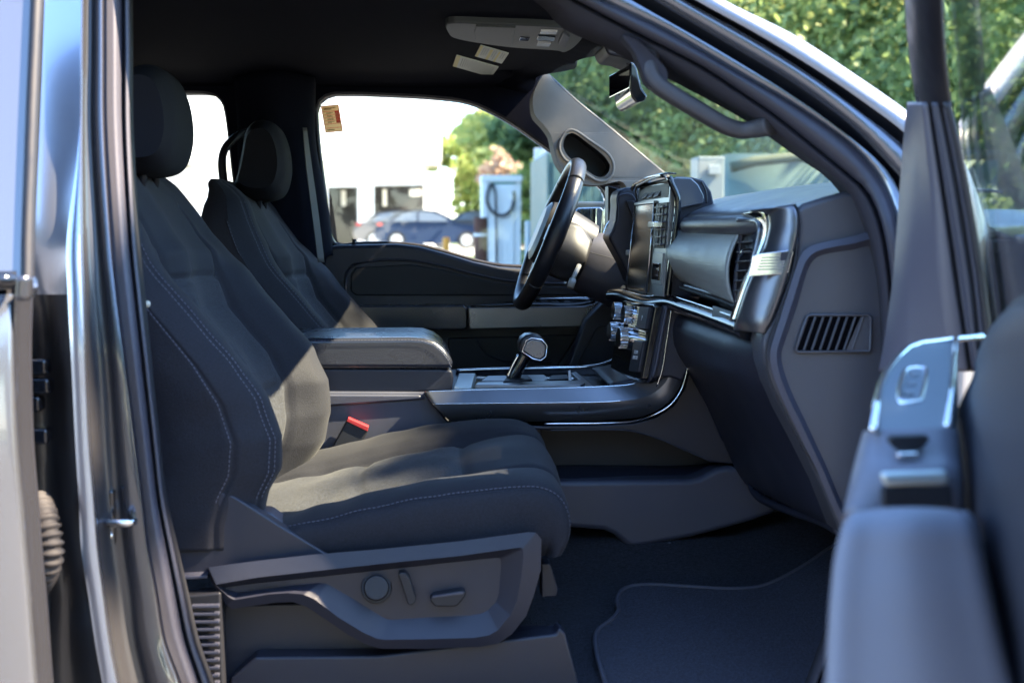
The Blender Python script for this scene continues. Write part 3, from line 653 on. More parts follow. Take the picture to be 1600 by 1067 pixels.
c6 = col([191,192,193,203,211,220,229,238,247,262,276,290,312,328], 2.03)
c6b = col([196,197,197,207,215,224,233,242,251,266,280,295,317,333], 2.015)
c7 = col([201,203,203,212,220,229,238,247,256,272,287,302,326,342], 2.03)
c8 = col([207,208,209,220,227,235,243,252,262,280,296,312,336,354], 2.12)
c9 = col([200,200,200,212,219,226,234,242,252,270,286,302,326,344], 2.22)
ribbon('door_pillar', [cB, c1, c1b, c2, c2b, c3, c3b], [0, 1, 2, 2, 1, 1], [mat('flange_paint_skylit', (.42,.46,.55), .3, .85, coat=1.0), PAD, JMB], T, n=90)  # brighter, bluer copy of the body paint: sky reflection put into the colour
ribbon('pillar_face', [c[:5] for c in (cA, cBm, cB)], [0, 0], [mat('flange_paint_skylit')], T, n=60)
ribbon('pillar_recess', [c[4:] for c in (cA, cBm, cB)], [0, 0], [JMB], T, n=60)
ribbon('door_seal', [c3b, c4, c4b, c5, c6], [0, 0, 0, 0], [RUG], T, n=90)
ribbon('pillar_trim', [c6, c6b, c7, c8, c9], [1, 0, 1, 1], [RUG, PLB], T, n=90)
# hinge recess between rear door and pillar
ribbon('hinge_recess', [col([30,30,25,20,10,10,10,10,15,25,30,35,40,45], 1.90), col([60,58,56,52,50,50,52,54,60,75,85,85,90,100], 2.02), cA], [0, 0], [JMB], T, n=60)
stk = MB(); a = P(163, 818, 1.98); b = P(207, 816, 1.90)
lt = MB(); lt.box(P(168, 812, 1.975), .022, .02, .085); lo = lt.build('latch_striker', GLO, T, bevel=.004)
MB().tube([P(170,815,1.97), P(172,817,1.93), P(200,817,1.915), P(209,815,1.93), P(206,806,1.965)], .0055, 10).build('striker_loop', CHR, lo)
MB().cyl(P(161,790,1.965), P(160,790,1.955), .006).cyl(P(170,836,1.965), P(169,836,1.955), .006).build('screw', CHR, lo)
for k, (x, y) in enumerate([(60,572),(64,602),(50,630),(62,680)]):
    MB().box(P(x, y, 1.93), .03, .03, .022).build('hinge', GLO, T, bevel=.006)
# rear door (ajar): skin, edge, glass, belt moulding, harness boot
dY = lambda x: 1.72 + (x-50)/250*.05
rd = empty('x') ; bpy.data.objects.remove(rd)
g_rows = []
TB = lambda r: .00014*max(0, 520-r)
edge = lambda dx, dy=0: [(x+dx, r, dY(x)+dy) for x, r in zip(c_doorEdge, RW)]
lean = lambda c: [(a, b, y+.00014*max(0, 560-b)-.00005*max(0, min(b, 700)-560)) for a, b, y in c]
ebot = [(x, r, y) for x, r, y in edge(0) if r >= 455]
skin = ribbon('rear_door', [lean(c_) for c_ in ([(-200, r, dY(-200)) for x, r, y in ebot], [(-60, r, dY(-60)-.006) for x, r, y in ebot], [(x-8, r, y-.004) for x, r, y in ebot], ebot, [(x+6, r, y+.03) for x, r, y in ebot])], [0]*4, [PAI], T, n=60)
etop = [(x, r, dY(x)) for x, r, y in edge(0) if r <= 460]; etop[-1] = (34, 445, dY(34))
ribbon('door_window', [lean([(-200, r, dY(-200)) for x, r, y in etop]), lean([(x-2, r, y) for x, r, y in etop])], [0], [mat('tinted_glass', (.05,.055,.08), .05, 0, coat=1.0, spec=1.0)], skin, n=50)
ribbon('window_frame', [lean([(x-2, r, y-.004) for x, r, y in etop]), lean([(x+8, r, y-.01) for x, r, y in etop]), lean([(x+20, r, y+.02) for x, r, y in etop])], [0, 0], [RUB, PAD], skin, n=50)
ribbon('door_edge', [[(x+1, r, y+.005) for x, r, y in ebot], [(x+17, r, y+.05) for x, r, y in ebot], [(x+27, r, y+.055) for x, r, y in ebot], [(x+30, r, y+.16) for x, r, y in ebot]], [0, 0, 1], [PAD, RUB], skin, n=50)
px_tube('belt_moulding', [(-200,437,dY(-200)-.004),(-60,438,dY(-60)-.004),(26,438,dY(26)-.004)], .011, GLO, skin, n=8)
ribbon('corner_cap', [[(26,432,1.66),(24,470,1.66)],[(44,430,1.665),(42,470,1.665)],[(55,434,1.70),(57,458,1.70)]], [0, 0], [PAD], skin, n=6, solid=.004)
bt = MB(); pth = cr([P(*q) for q in [(58,785,1.9),(68,810,1.87),(76,845,1.86),(76,870,1.86),(68,895,1.87),(56,915,1.9)]], 76)
bt.tube(pth, [.017+.003*math.sin(i*1.35) for i in range(76)], 14); bt.build('harness_boot', mat('boot_rubber', (.04,.034,.03), .7), skin)

# ---------- roof, hood, body outside
g = []
for x in np.linspace(-2.0, .34, 12): g.append([(x-(.08*abs(s)**2 if x > .2 else 0), YC+s*.86, 1.90-.07*s*s-.05*max(0, x)-.06*abs(s)**8) for s in np.linspace(-1, 1, 21)])
MB().grid(g).build('roof_panel', PAI, T, solid=.01)
g = []
for x in np.linspace(.86, 2.3, 12): g.append([(x+.14*(1-s*s), YC+s*.92, 1.37-.10*((x-.86)/1.44)**2-.03*s*s+.03*math.exp(-((abs(s)-.55)/.1)**2)) for s in np.linspace(-1, 1, 25)])
MB().grid(g).build('hood', PAI, T, solid=.01)
for sy in (2.0, 3.82):
    MB().box((1.62, sy, 1.02), 1.45, .05, .58).build('front_fender', PAI, T, bevel=.02)
mb = MB(); mb.box((.97, 2.9, 1.33), .20, 1.5, .02)
mb.build('cowl_panel', PLB, T, bevel=.004)

# ================================================================== seats
CS_ = 10   # samples between control points
def build_seat(off, parent):
    off = Vector(off)
    # ---- backrest
    NZ = [(.90,-.245),(.941,-.235),(.977,-.2175),(1.028,-.2145),(1.0895,-.235),(1.151,-.276),(1.212,-.327),(1.2785,-.383),(1.335,-.418),(1.40,-.445),(1.45,-.462),(1.485,-.49)]
    FZ = [(.88,-.22),(.909,-.208),(.96,-.175),(1.013,-.162),(1.075,-.167),(1.136,-.194),(1.197,-.245),(1.27,-.306),(1.35,-.379),(1.387,-.404),(1.439,-.44),(1.469,-.472),(1.485,-.50)]
    nz = np.array(NZ); fz = np.array(FZ)
    def Nx(z): return float(np.interp(z, nz[:, 0], nz[:, 1]))
    def Fx(z): return float(np.interp(z, fz[:, 0], fz[:, 1]))
    nv = 110
    zs = np.linspace(.86, 1.492, nv); ctr = []
    for z in zs:
        h = (z-.86)/.632
        n, f = Nx(z), Fx(z); c = (n+f)/2
        top = max(0, (z-1.33)/.162); w = 1-.30*top**3          # width narrowing at the shoulder
        ym = 2.485
        dep = float(np.interp(z, [.86,1.1,1.3,1.37,1.434,1.468], [.225,.20,.14,.13,.10,.08]))
        ins = .058*(1-max(0, min(1, (z-1.22)/.1))) + .012
        bul = .03*math.exp(-((z-1.03)/.07)**2)
        def q(y, x): return (ym+(y-ym)*w, x)
        p = [q(2.235, n-dep), q(2.205, n-dep*.8), q(2.20, n-dep*.45), q(2.205, n-.055), q(2.232, n-.014), q(2.272, n), q(2.318, n-.012), q(2.362, n*.8+c*.2-ins*.9),
             q(2.43, c-ins+.004), q(2.485, c-ins), q(2.54, c-ins+.004), q(2.61, f*.8+c*.2-ins*.9), q(2.652, f-.012), q(2.70, f), q(2.742, f-.014), q(2.768, f-.055), q(2.772, f-dep*.45), q(2.768, f-dep*.8), q(2.738, f-dep), q(2.60, c-dep-.01), q(2.485, c-dep-.018), q(2.37, c-dep-.01)]
        if top > 0: # round the top off
            sh = math.sqrt(max(0.10, 1-(top**6)))
            cx = c-dep*.5; p = [(y, cx+(x-cx)*sh) for y, x in p]
        ctr.append(p)
    k = len(ctr[0]); C = np.array(ctr)
    # smooth each ring with fixed sample count per control segment
    t = np.linspace(0, 1, CS_, endpoint=False)
    def ringpts(p):
        out = []
        for i in range(k):
            a, b, c, d = p[(i-1) % k], p[i], p[(i+1) % k], p[(i+2) % k]
            for tt in t:
                out.append(.5*((2*b)+(-a+c)*tt+(2*a-5*b+4*c-d)*tt**2+(-a+3*b-3*c+d)*tt**3))
        return np.array(out)
    G = np.array([np.c_[r[:, 1], r[:, 0], np.full(len(r), z)] for r, z in ((ringpts(p), z) for p, z in zip(C, zs))])  # (nv, nu, xyz)
    nu = G.shape[1]
    def normals(G, wrap=True):
        du = np.roll(G, -1, 1)-np.roll(G, 1, 1) if wrap else np.gradient(G, axis=1); dv = np.gradient(G, axis=0)
        n = np.cross(du, dv); n /= np.linalg.norm(n, axis=2)[..., None]+1e-12; return n
    N = normals(G); cen = G.mean(axis=(1), keepdims=True)
    if ((G-cen)*N).sum() < 0: N = -N
    def ucurve(base, f): return None
    zrow = zs[:, None]
    U = np.arange(nu)[None, :]*np.ones((nv, 1))
    disp = np.zeros((nv, nu))
    def groove(us, w=1.4, d=.005, z0=0, z1=9):   # groove along u index curve
        nonlocal disp
        dd = np.abs(U-us); disp -= d*np.exp(-(dd/w)**2)*((zrow > z0) & (zrow < z1))
    ub = CS_
    uA = (3-.35)*ub + 0*zrow; uB = (4+.1)*ub + 0*zrow
    uI = 7*ub + (-.35)*ub*np.clip((zrow-1.28)/.15, 0, 1); uJ = 11*ub + .35*ub*np.clip((zrow-1.28)/.15, 0, 1)
    groove(uA, 1.3, .004, 0, 1.40); groove(uB, 1.1, .0022); groove(uI, 1.3, .009, 0, 1.40); groove(uJ, 1.3, .009, 0, 1.40)
    groove(15.1*ub, 1.1, .002); groove(uA*0+16.3*ub, 1.3, .004)
    inside = (U > uI) & (U < uJ)
    for z0, d in ((1.275, .007), (1.075, .005)):
        disp -= inside*d*np.exp(-((zrow-z0)/.006)**2)
    pill = inside*.002*np.clip(1-((U-9*ub)/(2*ub))**2, 0, 1); disp += pill
    rx = np.random.default_rng(11)
    for _ in range(9):
        ax_, az_, ph, zc0, wz = rx.uniform(-30, 30), rx.uniform(40, 90), rx.uniform(0, 6), rx.uniform(.95, 1.35), rx.uniform(.04, .09)
        disp += .0009*np.sin(G[..., 0]*ax_*2+G[..., 1]*ax_+G[..., 2]*az_+ph)*np.exp(-((zrow-zc0)/wz)**2)
    wr = np.sin(G[..., 2]*55+G[..., 1]*21)*.0011*np.exp(-((zrow-1.05)/.14)**2); disp += wr
    G2 = G+N*disp[..., None]
    mb = MB(); off_ = np.array(off)
    V = (G2+off_).reshape(-1, 3).tolist(); f = []; m = []
    for i in range(nv-1):
        for j in range(nu):
            jj = (j+1) % nu; f.append((i*nu+j, i*nu+jj, (i+1)*nu+jj, (i+1)*nu+j))
            m.append(1 if (uI[i, 0] < j < uJ[i, 0] and zs[i] < 1.275) else 0)
    mb.v = V; mb.f = f+[tuple(range(nu))[::-1], tuple((nv-1)*nu+j for j in range(nu))]; mb.m = m+[0, 0]
    st = prism('front_seat', [(0,0)], 0, 1, PLB, None) if False else None
    bs = MB(); bs.box((-.02, 2.485, .80), .44, .42, .07)
    base = bs.build('front_seat', PLB, parent, bevel=.02); base.location = parent.location*-1 + off
    br = mb.build('backrest', [FAB, FAI], base)
    br.location = -off
    sm_ = MB()
    for us, z0, z1 in ((uA[0, 0]-1.5, .93, 1.40), (uB[0, 0]+1.6, .93, 1.45), (uB[0, 0]-1.4, .93, 1.45), (15.1*ub-1.5, .95, 1.45), (15.1*ub+1.5, .95, 1.45)):
        u0 = int(us); fr = us-u0; ii = [i for i in range(nv) if z0 < zs[i] < z1]
        sm_ = MB(); stitch(sm_, [(G2+N*.0006+off_)[i, u0]*(1-fr)+(G2+N*.0006+off_)[i, u0+1]*fr for i in ii])
        so = sm_.build('stitching', THR, base, smooth=False); so.location = -off
    # ---- cushion
    T_ = [(-.33,.885),(-.25,.895),(-.17,.908),(-.08,.930),(0,.947),(.08,.958),(.15,.964),(.20,.960),(.232,.940),(.247,.905),(.246,.870),(.235,.845)]
    nv2 = 90; Tc = cr([(a, 0, b) for a, b in T_], nv2)
    yk = [2.235, 2.212, 2.208, 2.215, 2.235, 2.272, 2.318, 2.352, 2.42, 2.485, 2.55, 2.618, 2.652, 2.70, 2.738, 2.762, 2.768, 2.76, 2.74]
    # (how far down the side 0..1, bump)
    dn = [1, .8, .45, .16, .045, 0, 0, 0, 0, 0, 0, 0, 0, 0, .045, .2, .5, .8, 1]
    bp = [0, 0, 0, 0, 0, 0, -.006, -.022, -.019, -.015, -.019, -.022, -.006, 0, 0, 0, 0, 0, 0]
    rows = []; tg = np.gradient(Tc, axis=0); nr = np.c_[-tg[:, 2], tg[:, 1], tg[:, 0]]; nr /= np.linalg.norm(nr, axis=1)[:, None]
    for i in range(nv2):
        x, _, z = Tc[i]; sN = np.array([nr[i][0], 0, nr[i][2]])
        if sN[2] < 0 and x < .2: sN = -sN
        r = []
        fb = np.clip((x+.30)/.5, 0, 1); bx_, bz_ = min(x, .205), .835
        frontness = np.clip((i/nv2-.62)/.2, 0, 1)
        for y, d, b in zip(yk, dn, bp):
            tl = .034*(y-2.28)/.44
            wid = 1-.05*frontness
            b2 = b*(1-frontness*.9)
            px_, pz_ = x+sN[0]*b2, z+sN[2]*b2+tl
            r.append((px_*(1-d)+bx_*d, 2.485+(y-2.485)*wid, pz_*(1-d)+bz_*d))
        rows.append(r)
    R_ = np.array(rows); kk = R_.shape[1]
    def openpts(p):
        out = []
        for i in range(kk-1):
            a, b, c, d = p[max(i-1, 0)], p[i], p[i+1], p[min(i+2, kk-1)]
            for tt in t: out.append(.5*((2*b)+(-a+c)*tt+(2*a-5*b+4*c-d)*tt**2+(-a+3*b-3*c+d)*tt**3))
        out.append(p[-1]); return np.array(out)
    G = np.array([openpts(p) for p in R_]); nu = G.shape[1]
    N = normals(G, False)
    if N[20, nu//2, 2] < 0: N = -N
    U = np.arange(nu)[None, :]*np.ones((nv2, 1)); VV = np.arange(nv2)[:, None]*np.ones((1, nu))
    disp = np.zeros((nv2, nu)); ui, uj = 7*ub, 11*ub
    for us, w, d in ((ui, 1.5, .008), (uj, 1.5, .008), (3.5*ub, 1.1, .003), (14.6*ub, 1.1, .002)): disp -= d*np.exp(-((U-us)/w)**2)
    ins = (U > ui) & (U < uj)
    xr = G[:, 9*ub, 0]
    for xx in (-.10, .075):
        iv = int(np.argmin(abs(xr[:60]-xx))); disp -= ins*.006*np.exp(-((VV-iv-1.2*np.abs((U-9*ub)/(2*ub))**2)/1.3)**2)
    disp += ins*.005*np.clip(1-((U-9*ub)/(2*ub))**2, 0, 1)
    for _ in range(10):
        ax_, ay_, ph, xc0, yc0 = rx.uniform(30, 90), rx.uniform(-60, 60), rx.uniform(0, 6), rx.uniform(-.2, .22), rx.uniform(2.2, 2.7)
        disp += .0011*np.sin(G[..., 0]*ax_+G[..., 1]*ay_+G[..., 2]*40+ph)*np.exp(-((G[..., 0]-xc0)/.09)**2-((G[..., 1]-yc0)/.12)**2)
    disp += np.sin(G[..., 0]*70-G[..., 1]*30)*.0009*(G[..., 0] < .05)
    G2 = G+N*disp[..., None]+off_
    mb = MB(); mb.v = G2.reshape(-1, 3).tolist()
    iF = int(np.argmin(abs(xr[:60]-.075)))
    for i in range(nv2-1):
        for j in range(nu-1):
            mb.f.append((i*nu+j, i*nu+j+1, (i+1)*nu+j+1, (i+1)*nu+j)); mb.m.append(1 if (ui < j < uj and i < iF) else 0)
    cu = mb.build('cushion', [FAB, FAI], base); cu.location = -off
    sm_ = MB()
    for us, a, b in ((3.5*ub+1.6, 14, nv2-4),):
        u0 = int(us); sm_ = MB(); stitch(sm_, [(G2+N*.0006)[i, u0] for i in range(a, b)])
        so = sm_.build('stitching', THR, base, smooth=False); so.location = -off
    # ---- headrest
    hr = []
    prof = [(-.510,1.478),(-.49,1.460),(-.44,1.454),(-.408,1.466),(-.391,1.51),(-.391,1.56),(-.400,1.60),(-.415,1.628),(-.435,1.638),(-.462,1.635),(-.480,1.615),(-.490,1.57),(-.500,1.52)]
    rows = []
    for s in np.linspace(-1, 1, 17):
        sc = (1-abs(s)**5)**.3 if abs(s) < 1 else 0.02; sc = max(sc, .72)
        c0 = np.array([-.45, 1.55]); rows.append([(c0[0]+(a-c0[0])*sc, 2.49+s*.132, c0[1]+(b-c0[1])*sc) for a, b in [tuple(q) for q in cr(prof, 40, True)]])
    rows = [[tuple(np.array(p)+off_+np.array([0, 0, -.007])) for p in r] for r in rows]
    mb = MB(); mb.grid(rows, wrap=True); mb.add(rows[0], [tuple(range(40))]); mb.add(rows[-1], [tuple(range(40))])
    h = mb.build('headrest', mat('headrest_fabric_shaded', (.012,.012,.014), .8, bump=.6, bscale=500, spec=.15), base, subd=1); h.location = -off  # darker copy of the seat fabric, shade under the roof put in
    for y in (2.43, 2.55):
        p = MB(); p.cyl(Vector((-.46, y, 1.42))+off, Vector((-.445, y, 1.50))+off, .007)
        p = p.build('headrest_post', PLB, base); p.location = -off
    return base
base1 = build_seat((0, 0, 0), T)
base2 = build_seat((.098, .87, -.022), T)

# near seat side trim: lower panel, wedge, switch panel
prism('seat_riser', [(340,1110),(350,945),(560,940),(600,985),(870,985),(905,1110)], 2.235, 2.27, PLA, base1, bevel=.004)
prism('seat_plinth', [(352,1150),(360,1060),(398,1026),(590,1024),(868,990),(874,979),(884,990),(905,1067),(925,1150)], 2.19, 2.235, PLA, base1, bevel=.005)
prism('side_wedge', [(258,900),(262,768),(300,766),(345,768),(362,773),(385,787),(440,822),(500,858),(522,872),(420,884),(330,895)], 2.205, 2.235, PLA, base1, bevel=.004)
ol = [(324,886),(400,876),(490,866),(600,857),(720,845),(826,831),(838,832),(846,842),(845,890),(834,930),(822,962),(800,990),(778,1005),(750,1010),(670,1013),(595,1013),(572,1006),(545,992),(510,968),(480,948),(458,940),(430,941),(362,951),(354,945),(330,908)]
R1 = [(336,913),(400,902),(490,892),(600,880),(720,868),(812,855),(817,857),(818,870),(814,905),(808,938),(798,960),(778,984),(764,992),(740,996),(670,998),(600,999),(588,997),(568,988),(530,965),(492,936),(474,928),(450,926),(420,928),(366,937),(358,933)]
R2 = [(348,918),(400,911),(470,904),(600,890),(700,879),(775,871),(782,872),(783,882),(781,905),(779,928),(775,940),(762,953),(752,958),(735,961),(670,964),(612,968),(604,967),(588,958),(555,937),(512,912),(500,910),(480,912),(450,915),(372,925),(362,922)]
def loft_loops(name, loops, mats, parent, mi=None, capmi=0, **k):
    mb = MB()
    for i in range(len(loops)-1): mb.grid([loops[i], loops[i+1]], (mi or [0]*99)[i], wrap=True)
    mb.add(loops[-1], [tuple(range(len(loops[-1])))], capmi); mb.add(loops[0], [tuple(range(len(loops[0])))], 0)
    return mb.build(name, mats, parent, **k)
Lp = lambda pts, Y: [P(a, b, Y) for a, b in pts]
sp = loft_loops('side_panel', [Lp(ol, 2.225), Lp(ol, 2.172), Lp(R1, 2.165), Lp(R2, 2.187)], [PLA], base1, bevel=.0045, angle=12, seg=3)
MB().cyl(P(588,918,2.19), P(588,918,2.183), .024, n=40).cyl(P(588,918,2.188), P(588,918,2.166), .0205, .0185, n=40).build('seat_switch', GLO if False else PLB, sp, bevel=.002)
prism('seat_switch', [(622,897),(626,894),(634,895),(640,903),(650,934),(649,941),(643,946),(637,944),(633,930)], 2.165, 2.187, PLB, sp, bevel=.003)
prism('seat_switch', [(671,937),(676,930),(722,922),(728,925),(727,932),(716,945),(711,948),(680,948)], 2.163, 2.187, PLB, sp, bevel=.003)
prism('switch_edge', [(675,934),(676,931),(723,924),(724,928)], 2.1615, 2.165, PLG, sp, bevel=.0006)
mtx = Matrix.Translation(P(420, 919, 2.1868)) @ Matrix.Rotation(rad(90), 4, 'X') @ Matrix.Rotation(rad(4.5), 4, 'Z') @ Matrix.Scale(1.5, 4, (1,0,0))
text_mesh('panel_lettering', 'AIRBAG', .0125, mtx, PLB, sp, .0006)
MB().cyl(P(230,475,2.16), P(230,475,2.152), .005, n=16).build('belt_stop_button', mat('ivory_plastic', (.5,.5,.42), .5), base1)
prism('panel_ledge', [(283,900),(325,898),(325,904),(283,906)], 2.18, 2.23, PLG, base1, bevel=.002)
rb = prism('belt_housing', [(288,930),(345,925),(350,1090),(305,1090),(296,1000)], 2.16, 2.20, PLB, base1, bevel=.004)
mb = MB()
for k in range(12):
    a, b = P(300+k*.9, 948+k*12, 2.152), P(343, 944+k*12, 2.152); mb.box((a+b)/2, b.x-a.x, .012, .0045)
mb.build('belt_housing_rib', PLG, rb, bevel=.001)
# inner hinge cover at the seat bight + cross strap + buckle
prism('recliner_cover', [(395,800),(420,800),(440,815),(490,850),(500,866),(470,862),(430,835)], 2.24, 2.30, PLG, base1, bevel=.006)
bk = prism('belt_buckle', [(543,654),(577,668),(560,706),(515,720),(508,718)], 2.745, 2.765, PLB, base1, bevel=.004)
prism('release_button', [(544,653),(576,667),(574,674),(541,658)], 2.742, 2.768, RED, bk, bevel=.001)
prism('seat_track', [(846,880),(860,880),(872,920),(870,932),(846,934)], 2.30, 2.34, PLA, base1, bevel=.003)
# bight strap (the pale strip between back and cushion)
# ================================================================== floor covering, mat
def PS(px, py):      # pixel -> point on the sloping footwell floor
    d = R3 @ Vector(((px-800)/F, -(py-533.5)/F, -1.0)); k = (.712-.416-CAMZ)/(d.z-.16*d.y)
    if d.y*k > 2.6: k = (.712-CAMZ)/d.z
    return Vector((d.x*k, d.y*k, .712))
def fz(x, y):
    z = .70-.16*max(0, 2.6-y)+.05*max(0, min(1, (y-2.58)/.18))**1.5 + .30*max(0, x-.62)**1.2
    return z
g = [[(x, y, fz(x, y)+.004*math.sin(x*17+y*9)) for y in np.linspace(2.02, 2.9, 34)] for x in np.linspace(-.5, 1.1, 44)]
MB().grid(g).build('floor_carpet', CAR, T)
mo = [(1300,890),(1270,898),(1200,918),(1150,923),(1000,917),(975,923),(964,940),(966,958),(955,972),(936,985),(930,1000),(934,1030),(945,1067),(960,1120),(975,1200),(1330,1200),(1420,1000),(1420,890),(1360,882)]
l = cr([PS(a, b) for a, b in mo], 140, True)
c = l.mean(0); gm = MB()
rings = [[tuple(c+(q-c)*s+np.array([0, 0, fz(c[0]+(q[0]-c[0])*s, c[1]+(q[1]-c[1])*s)-.70 + (.004 if s > .93 else .006)])) for q in l] for s in (1, .985, .97, .8, .6, .4, .2, .02)]
gm.grid(rings, wrap=True); gm.add(rings[-1], [tuple(range(140))])
floor_mat = gm.build('floor_mat', MATM); tag(floor_mat, 'dark carpet floor mat with a stitched edge lying in the passenger footwell', 'floor mat')
MB().tube([Vector(q)+Vector((0, 0, .004+fz(q[0], q[1])-.70)) for q in l], .0042, 8, closed=True).build('mat_edging', mat('mat_binding', (.04,.04,.055), .7, bump=.6, bscale=700), floor_mat)

# ================================================================== dashboard
def V3(px, py, Y): return P(px, py, Y)
# main upper body: deck from brow lip to the windshield base
g = []
lipx = lambda y: float(np.interp(y, [2.10, 2.14, 2.3, 2.66, 2.72, 3.0, 3.3, 3.7], [.60, .578, .540, .505, .56, .56, .55, .60]))
for s in np.linspace(0, 1, 26):
    r = []
    for y in np.linspace(2.185, 3.68, 50):
        x0 = lipx(y); x = x0+s*(.92-x0); c = max(0, 1-((y-YC)/.80)**2)
        z = 1.382+.030*min(1, s/.35)**.6+.040*c*min(1, s*1.4)-.012*max(0, s-.6)
        if y < 2.16: z -= .012*((2.16-y)/.045)**2
        r.append((x, y, z))
    g.append(r)
lip = []
for a in np.linspace(1, 0, 9)[:-1]:
    th = a*math.pi*.9; lip.append([(q[0]+.006-.017*math.sin(th)+.02*max(0, a-.8), q[1], q[2]-.019*(1-math.cos(th))*.9) for q in g[0]])
mb = MB(); mb.grid(lip+g)
dash = mb.build('dashboard', PLD, T, solid=.004)
# glovebox lower bolster: loft across the car
def sec_dash(x0, zt, zb_, xb, bul, y):
    pts = [(x0+.03, zt), (x0, zt-.02), (x0-.004, zt-.07), (x0+bul*.35, zt-.14), (x0+bul*.8, zt-.22), (xb-.012, zb_+.02), (xb+.01, zb_), (.98, zb_+.04), (.98, zt)]
    return [(a, y, b) for a, b in pts]
mb = MB(); rings = []
for y, x0, zt, zb_, xb in [(2.15,.555,1.20,.895,.66),(2.20,.530,1.198,.885,.655),(2.35,.518,1.20,.875,.65),(2.55,.505,1.205,.865,.642),(2.70,.495,1.212,.858,.640),(2.74,.50,1.212,.858,.645)]:
    q = sec_dash(x0, zt, zb_, xb, .10, y); arr = cr(q, 60); rings.append([tuple(p) for p in arr])
mb.grid(rings, wrap=True); mb.add(rings[0], [tuple(range(60))]); mb.add(rings[-1], [tuple(range(60))])
lowd = mb.build('lower_dash', PLA, T, sharp=50)
px_tube('glovebox_seam', [(1073,528,2.62),(1085,530,2.61),(1096,545,2.60),(1105,566,2.59),(1096,566,2.60)], .0012, PLB, lowd, n=20)
# glove box release slot, scuffed lower shelf
px_tube('lower_shelf', [(1178,728,2.66),(1174,755,2.66),(1185,775,2.60),(1230,796,2.45),(1285,815,2.30),(1312,830,2.22)], .008, PLA, lowd, n=24)
# centre + driver side body under the deck
rows = [[(lipx(y)+.01, y, 1.385) for y in np.linspace(2.70, 3.68, 10)], [(.50, y, 1.30) for y in np.linspace(2.70, 3.68, 10)], [(.50, y, 1.18) for y in np.linspace(2.70, 3.68, 10)], [(.60, y, .95) for y in np.linspace(2.70, 3.68, 10)], [(.74, y, .80) for y in np.linspace(2.70, 3.68, 10)]]
MB().grid(rows).build('driver_dash_panel', PLA, dash, solid=.006)
MB().grid([[(.545, y, 1.38) for y in (2.2,2.3,2.7)], [(.545, y, 1.2) for y in (2.2,2.3,2.7)]]).build('inner_dash_panel', PLA, dash, solid=.004)
# near end cap of the dash
ec = [(1243,327),(1256,318),(1290,307),(1320,300),(1345,302),(1365,330),(1380,372),(1388,440),(1390,560),(1384,640),(1372,720),(1352,800),(1336,850),(1312,832),(1284,760),(1250,692),(1222,640),(1203,600),(1194,565),(1190,535),(1196,515),(1214,485),(1232,440),(1243,395),(1247,352)]
endc = prism('dash_end_panel', ec, 2.12, 2.20, PLD, T, bevel=.010, seg=4)
# raised outline around the inset fuse cover
inset = [(1366,386),(1330,391),(1300,395),(1283,399),(1272,405),(1263,420),(1245,480),(1225,538),(1221,552),(1223,572),(1236,610),(1262,665),(1292,730),(1322,800),(1345,840),(1375,760),(1386,640),(1388,500),(1378,420)]
o_in = [(1375,362),(1330,370),(1290,378),(1268,384),(1254,394),(1246,412),(1226,475),(1207,535),(1203,552),(1206,580),(1220,618),(1246,672),(1277,736),(1306,802),(1330,850),(1392,760),(1396,640),(1397,500),(1388,400)]
def resamp(pts, n=90): return [tuple(q) for q in cr(pts, n, True)]
a_, b_ = resamp(o_in), resamp(inset)
loft_loops('end_panel_bezel', [Lp(a_, 2.1185), Lp(a_, 2.110), Lp([((p[0]*.45+q[0]*.55), (p[1]*.45+q[1]*.55)) for p, q in zip(a_, b_)], 2.106), Lp(b_, 2.1165)], [PLG, PLD], endc, mi=[0,0,0], capmi=1, sharp=25)
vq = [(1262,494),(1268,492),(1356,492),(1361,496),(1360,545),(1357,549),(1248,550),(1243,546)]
prism('vent_shade_patch', vq, 2.1145, 2.1165, BLK, endc, smooth=False)  # flat black patch standing in for the shade of deep slots
MB().tube([P(a, b, 2.112) for a, b in vq], .0022, 6, closed=True).build('vent_frame', PLD, endc)
vf = MB()
for k in range(7):
    x0 = 1270+k*12.5; a, b = P(x0+4, 495, 2.111), P(x0-14, 547, 2.111); vf.tube([a, b], .0018, 6)
vf.hexa([P(1345,495,2.1115),P(1359,495,2.1115),P(1358,547,2.1115),P(1322,547,2.1115)]+[P(1345,495,2.1165),P(1359,495,2.1165),P(1358,547,2.1165),P(1322,547,2.1165)])
vf.build('vent_fin', PLD, endc, smooth=False)
px_tube('panel_gap', [(1247,372,2.113),(1240,420,2.113),(1220,480,2.112),(1200,530,2.111),(1197,555,2.111),(1202,590,2.111),(1225,640,2.111),(1256,700,2.111),(1281,742,2.112)], .0016, PLB, endc)

# upper glove panel (brushed, convex)
def bil(c, u, v): return c[0]*(1-u)*(1-v)+c[1]*u*(1-v)+c[2]*u*v+c[3]*(1-u)*v
gc = [P(1070,356,2.68), P(1160,360,2.34), P(1148,474,2.34), P(1068,440,2.68)]
g = []
for v in np.linspace(0, 1, 24):
    r = []
    for u in np.linspace(0, 1, 24):
        p = bil(gc, u, v).copy(); p.x -= .034*math.sin(math.pi*min(1, v*1.0))**.8*(1-.5*u); r.append(p)
    g.append(r)
MB().grid(g).build('glove_door', BRS, dash, solid=.004)
px_tube('glove_latch_lip', [(1070,446,2.62),(1100,455,2.52),(1130,464,2.42),(1146,470,2.36)], .0035, SIL, dash)
px_tube('glove_gap', [(1064,449,2.63),(1100,461,2.52),(1130,471,2.42),(1152,480,2.34)], .0045, PLB, dash)
px_tube('glove_side_frame', [(1160,356,2.33),(1158,392,2.335),(1152,430,2.335),(1152,468,2.335),(1158,486,2.335)], .006, PLA, dash)
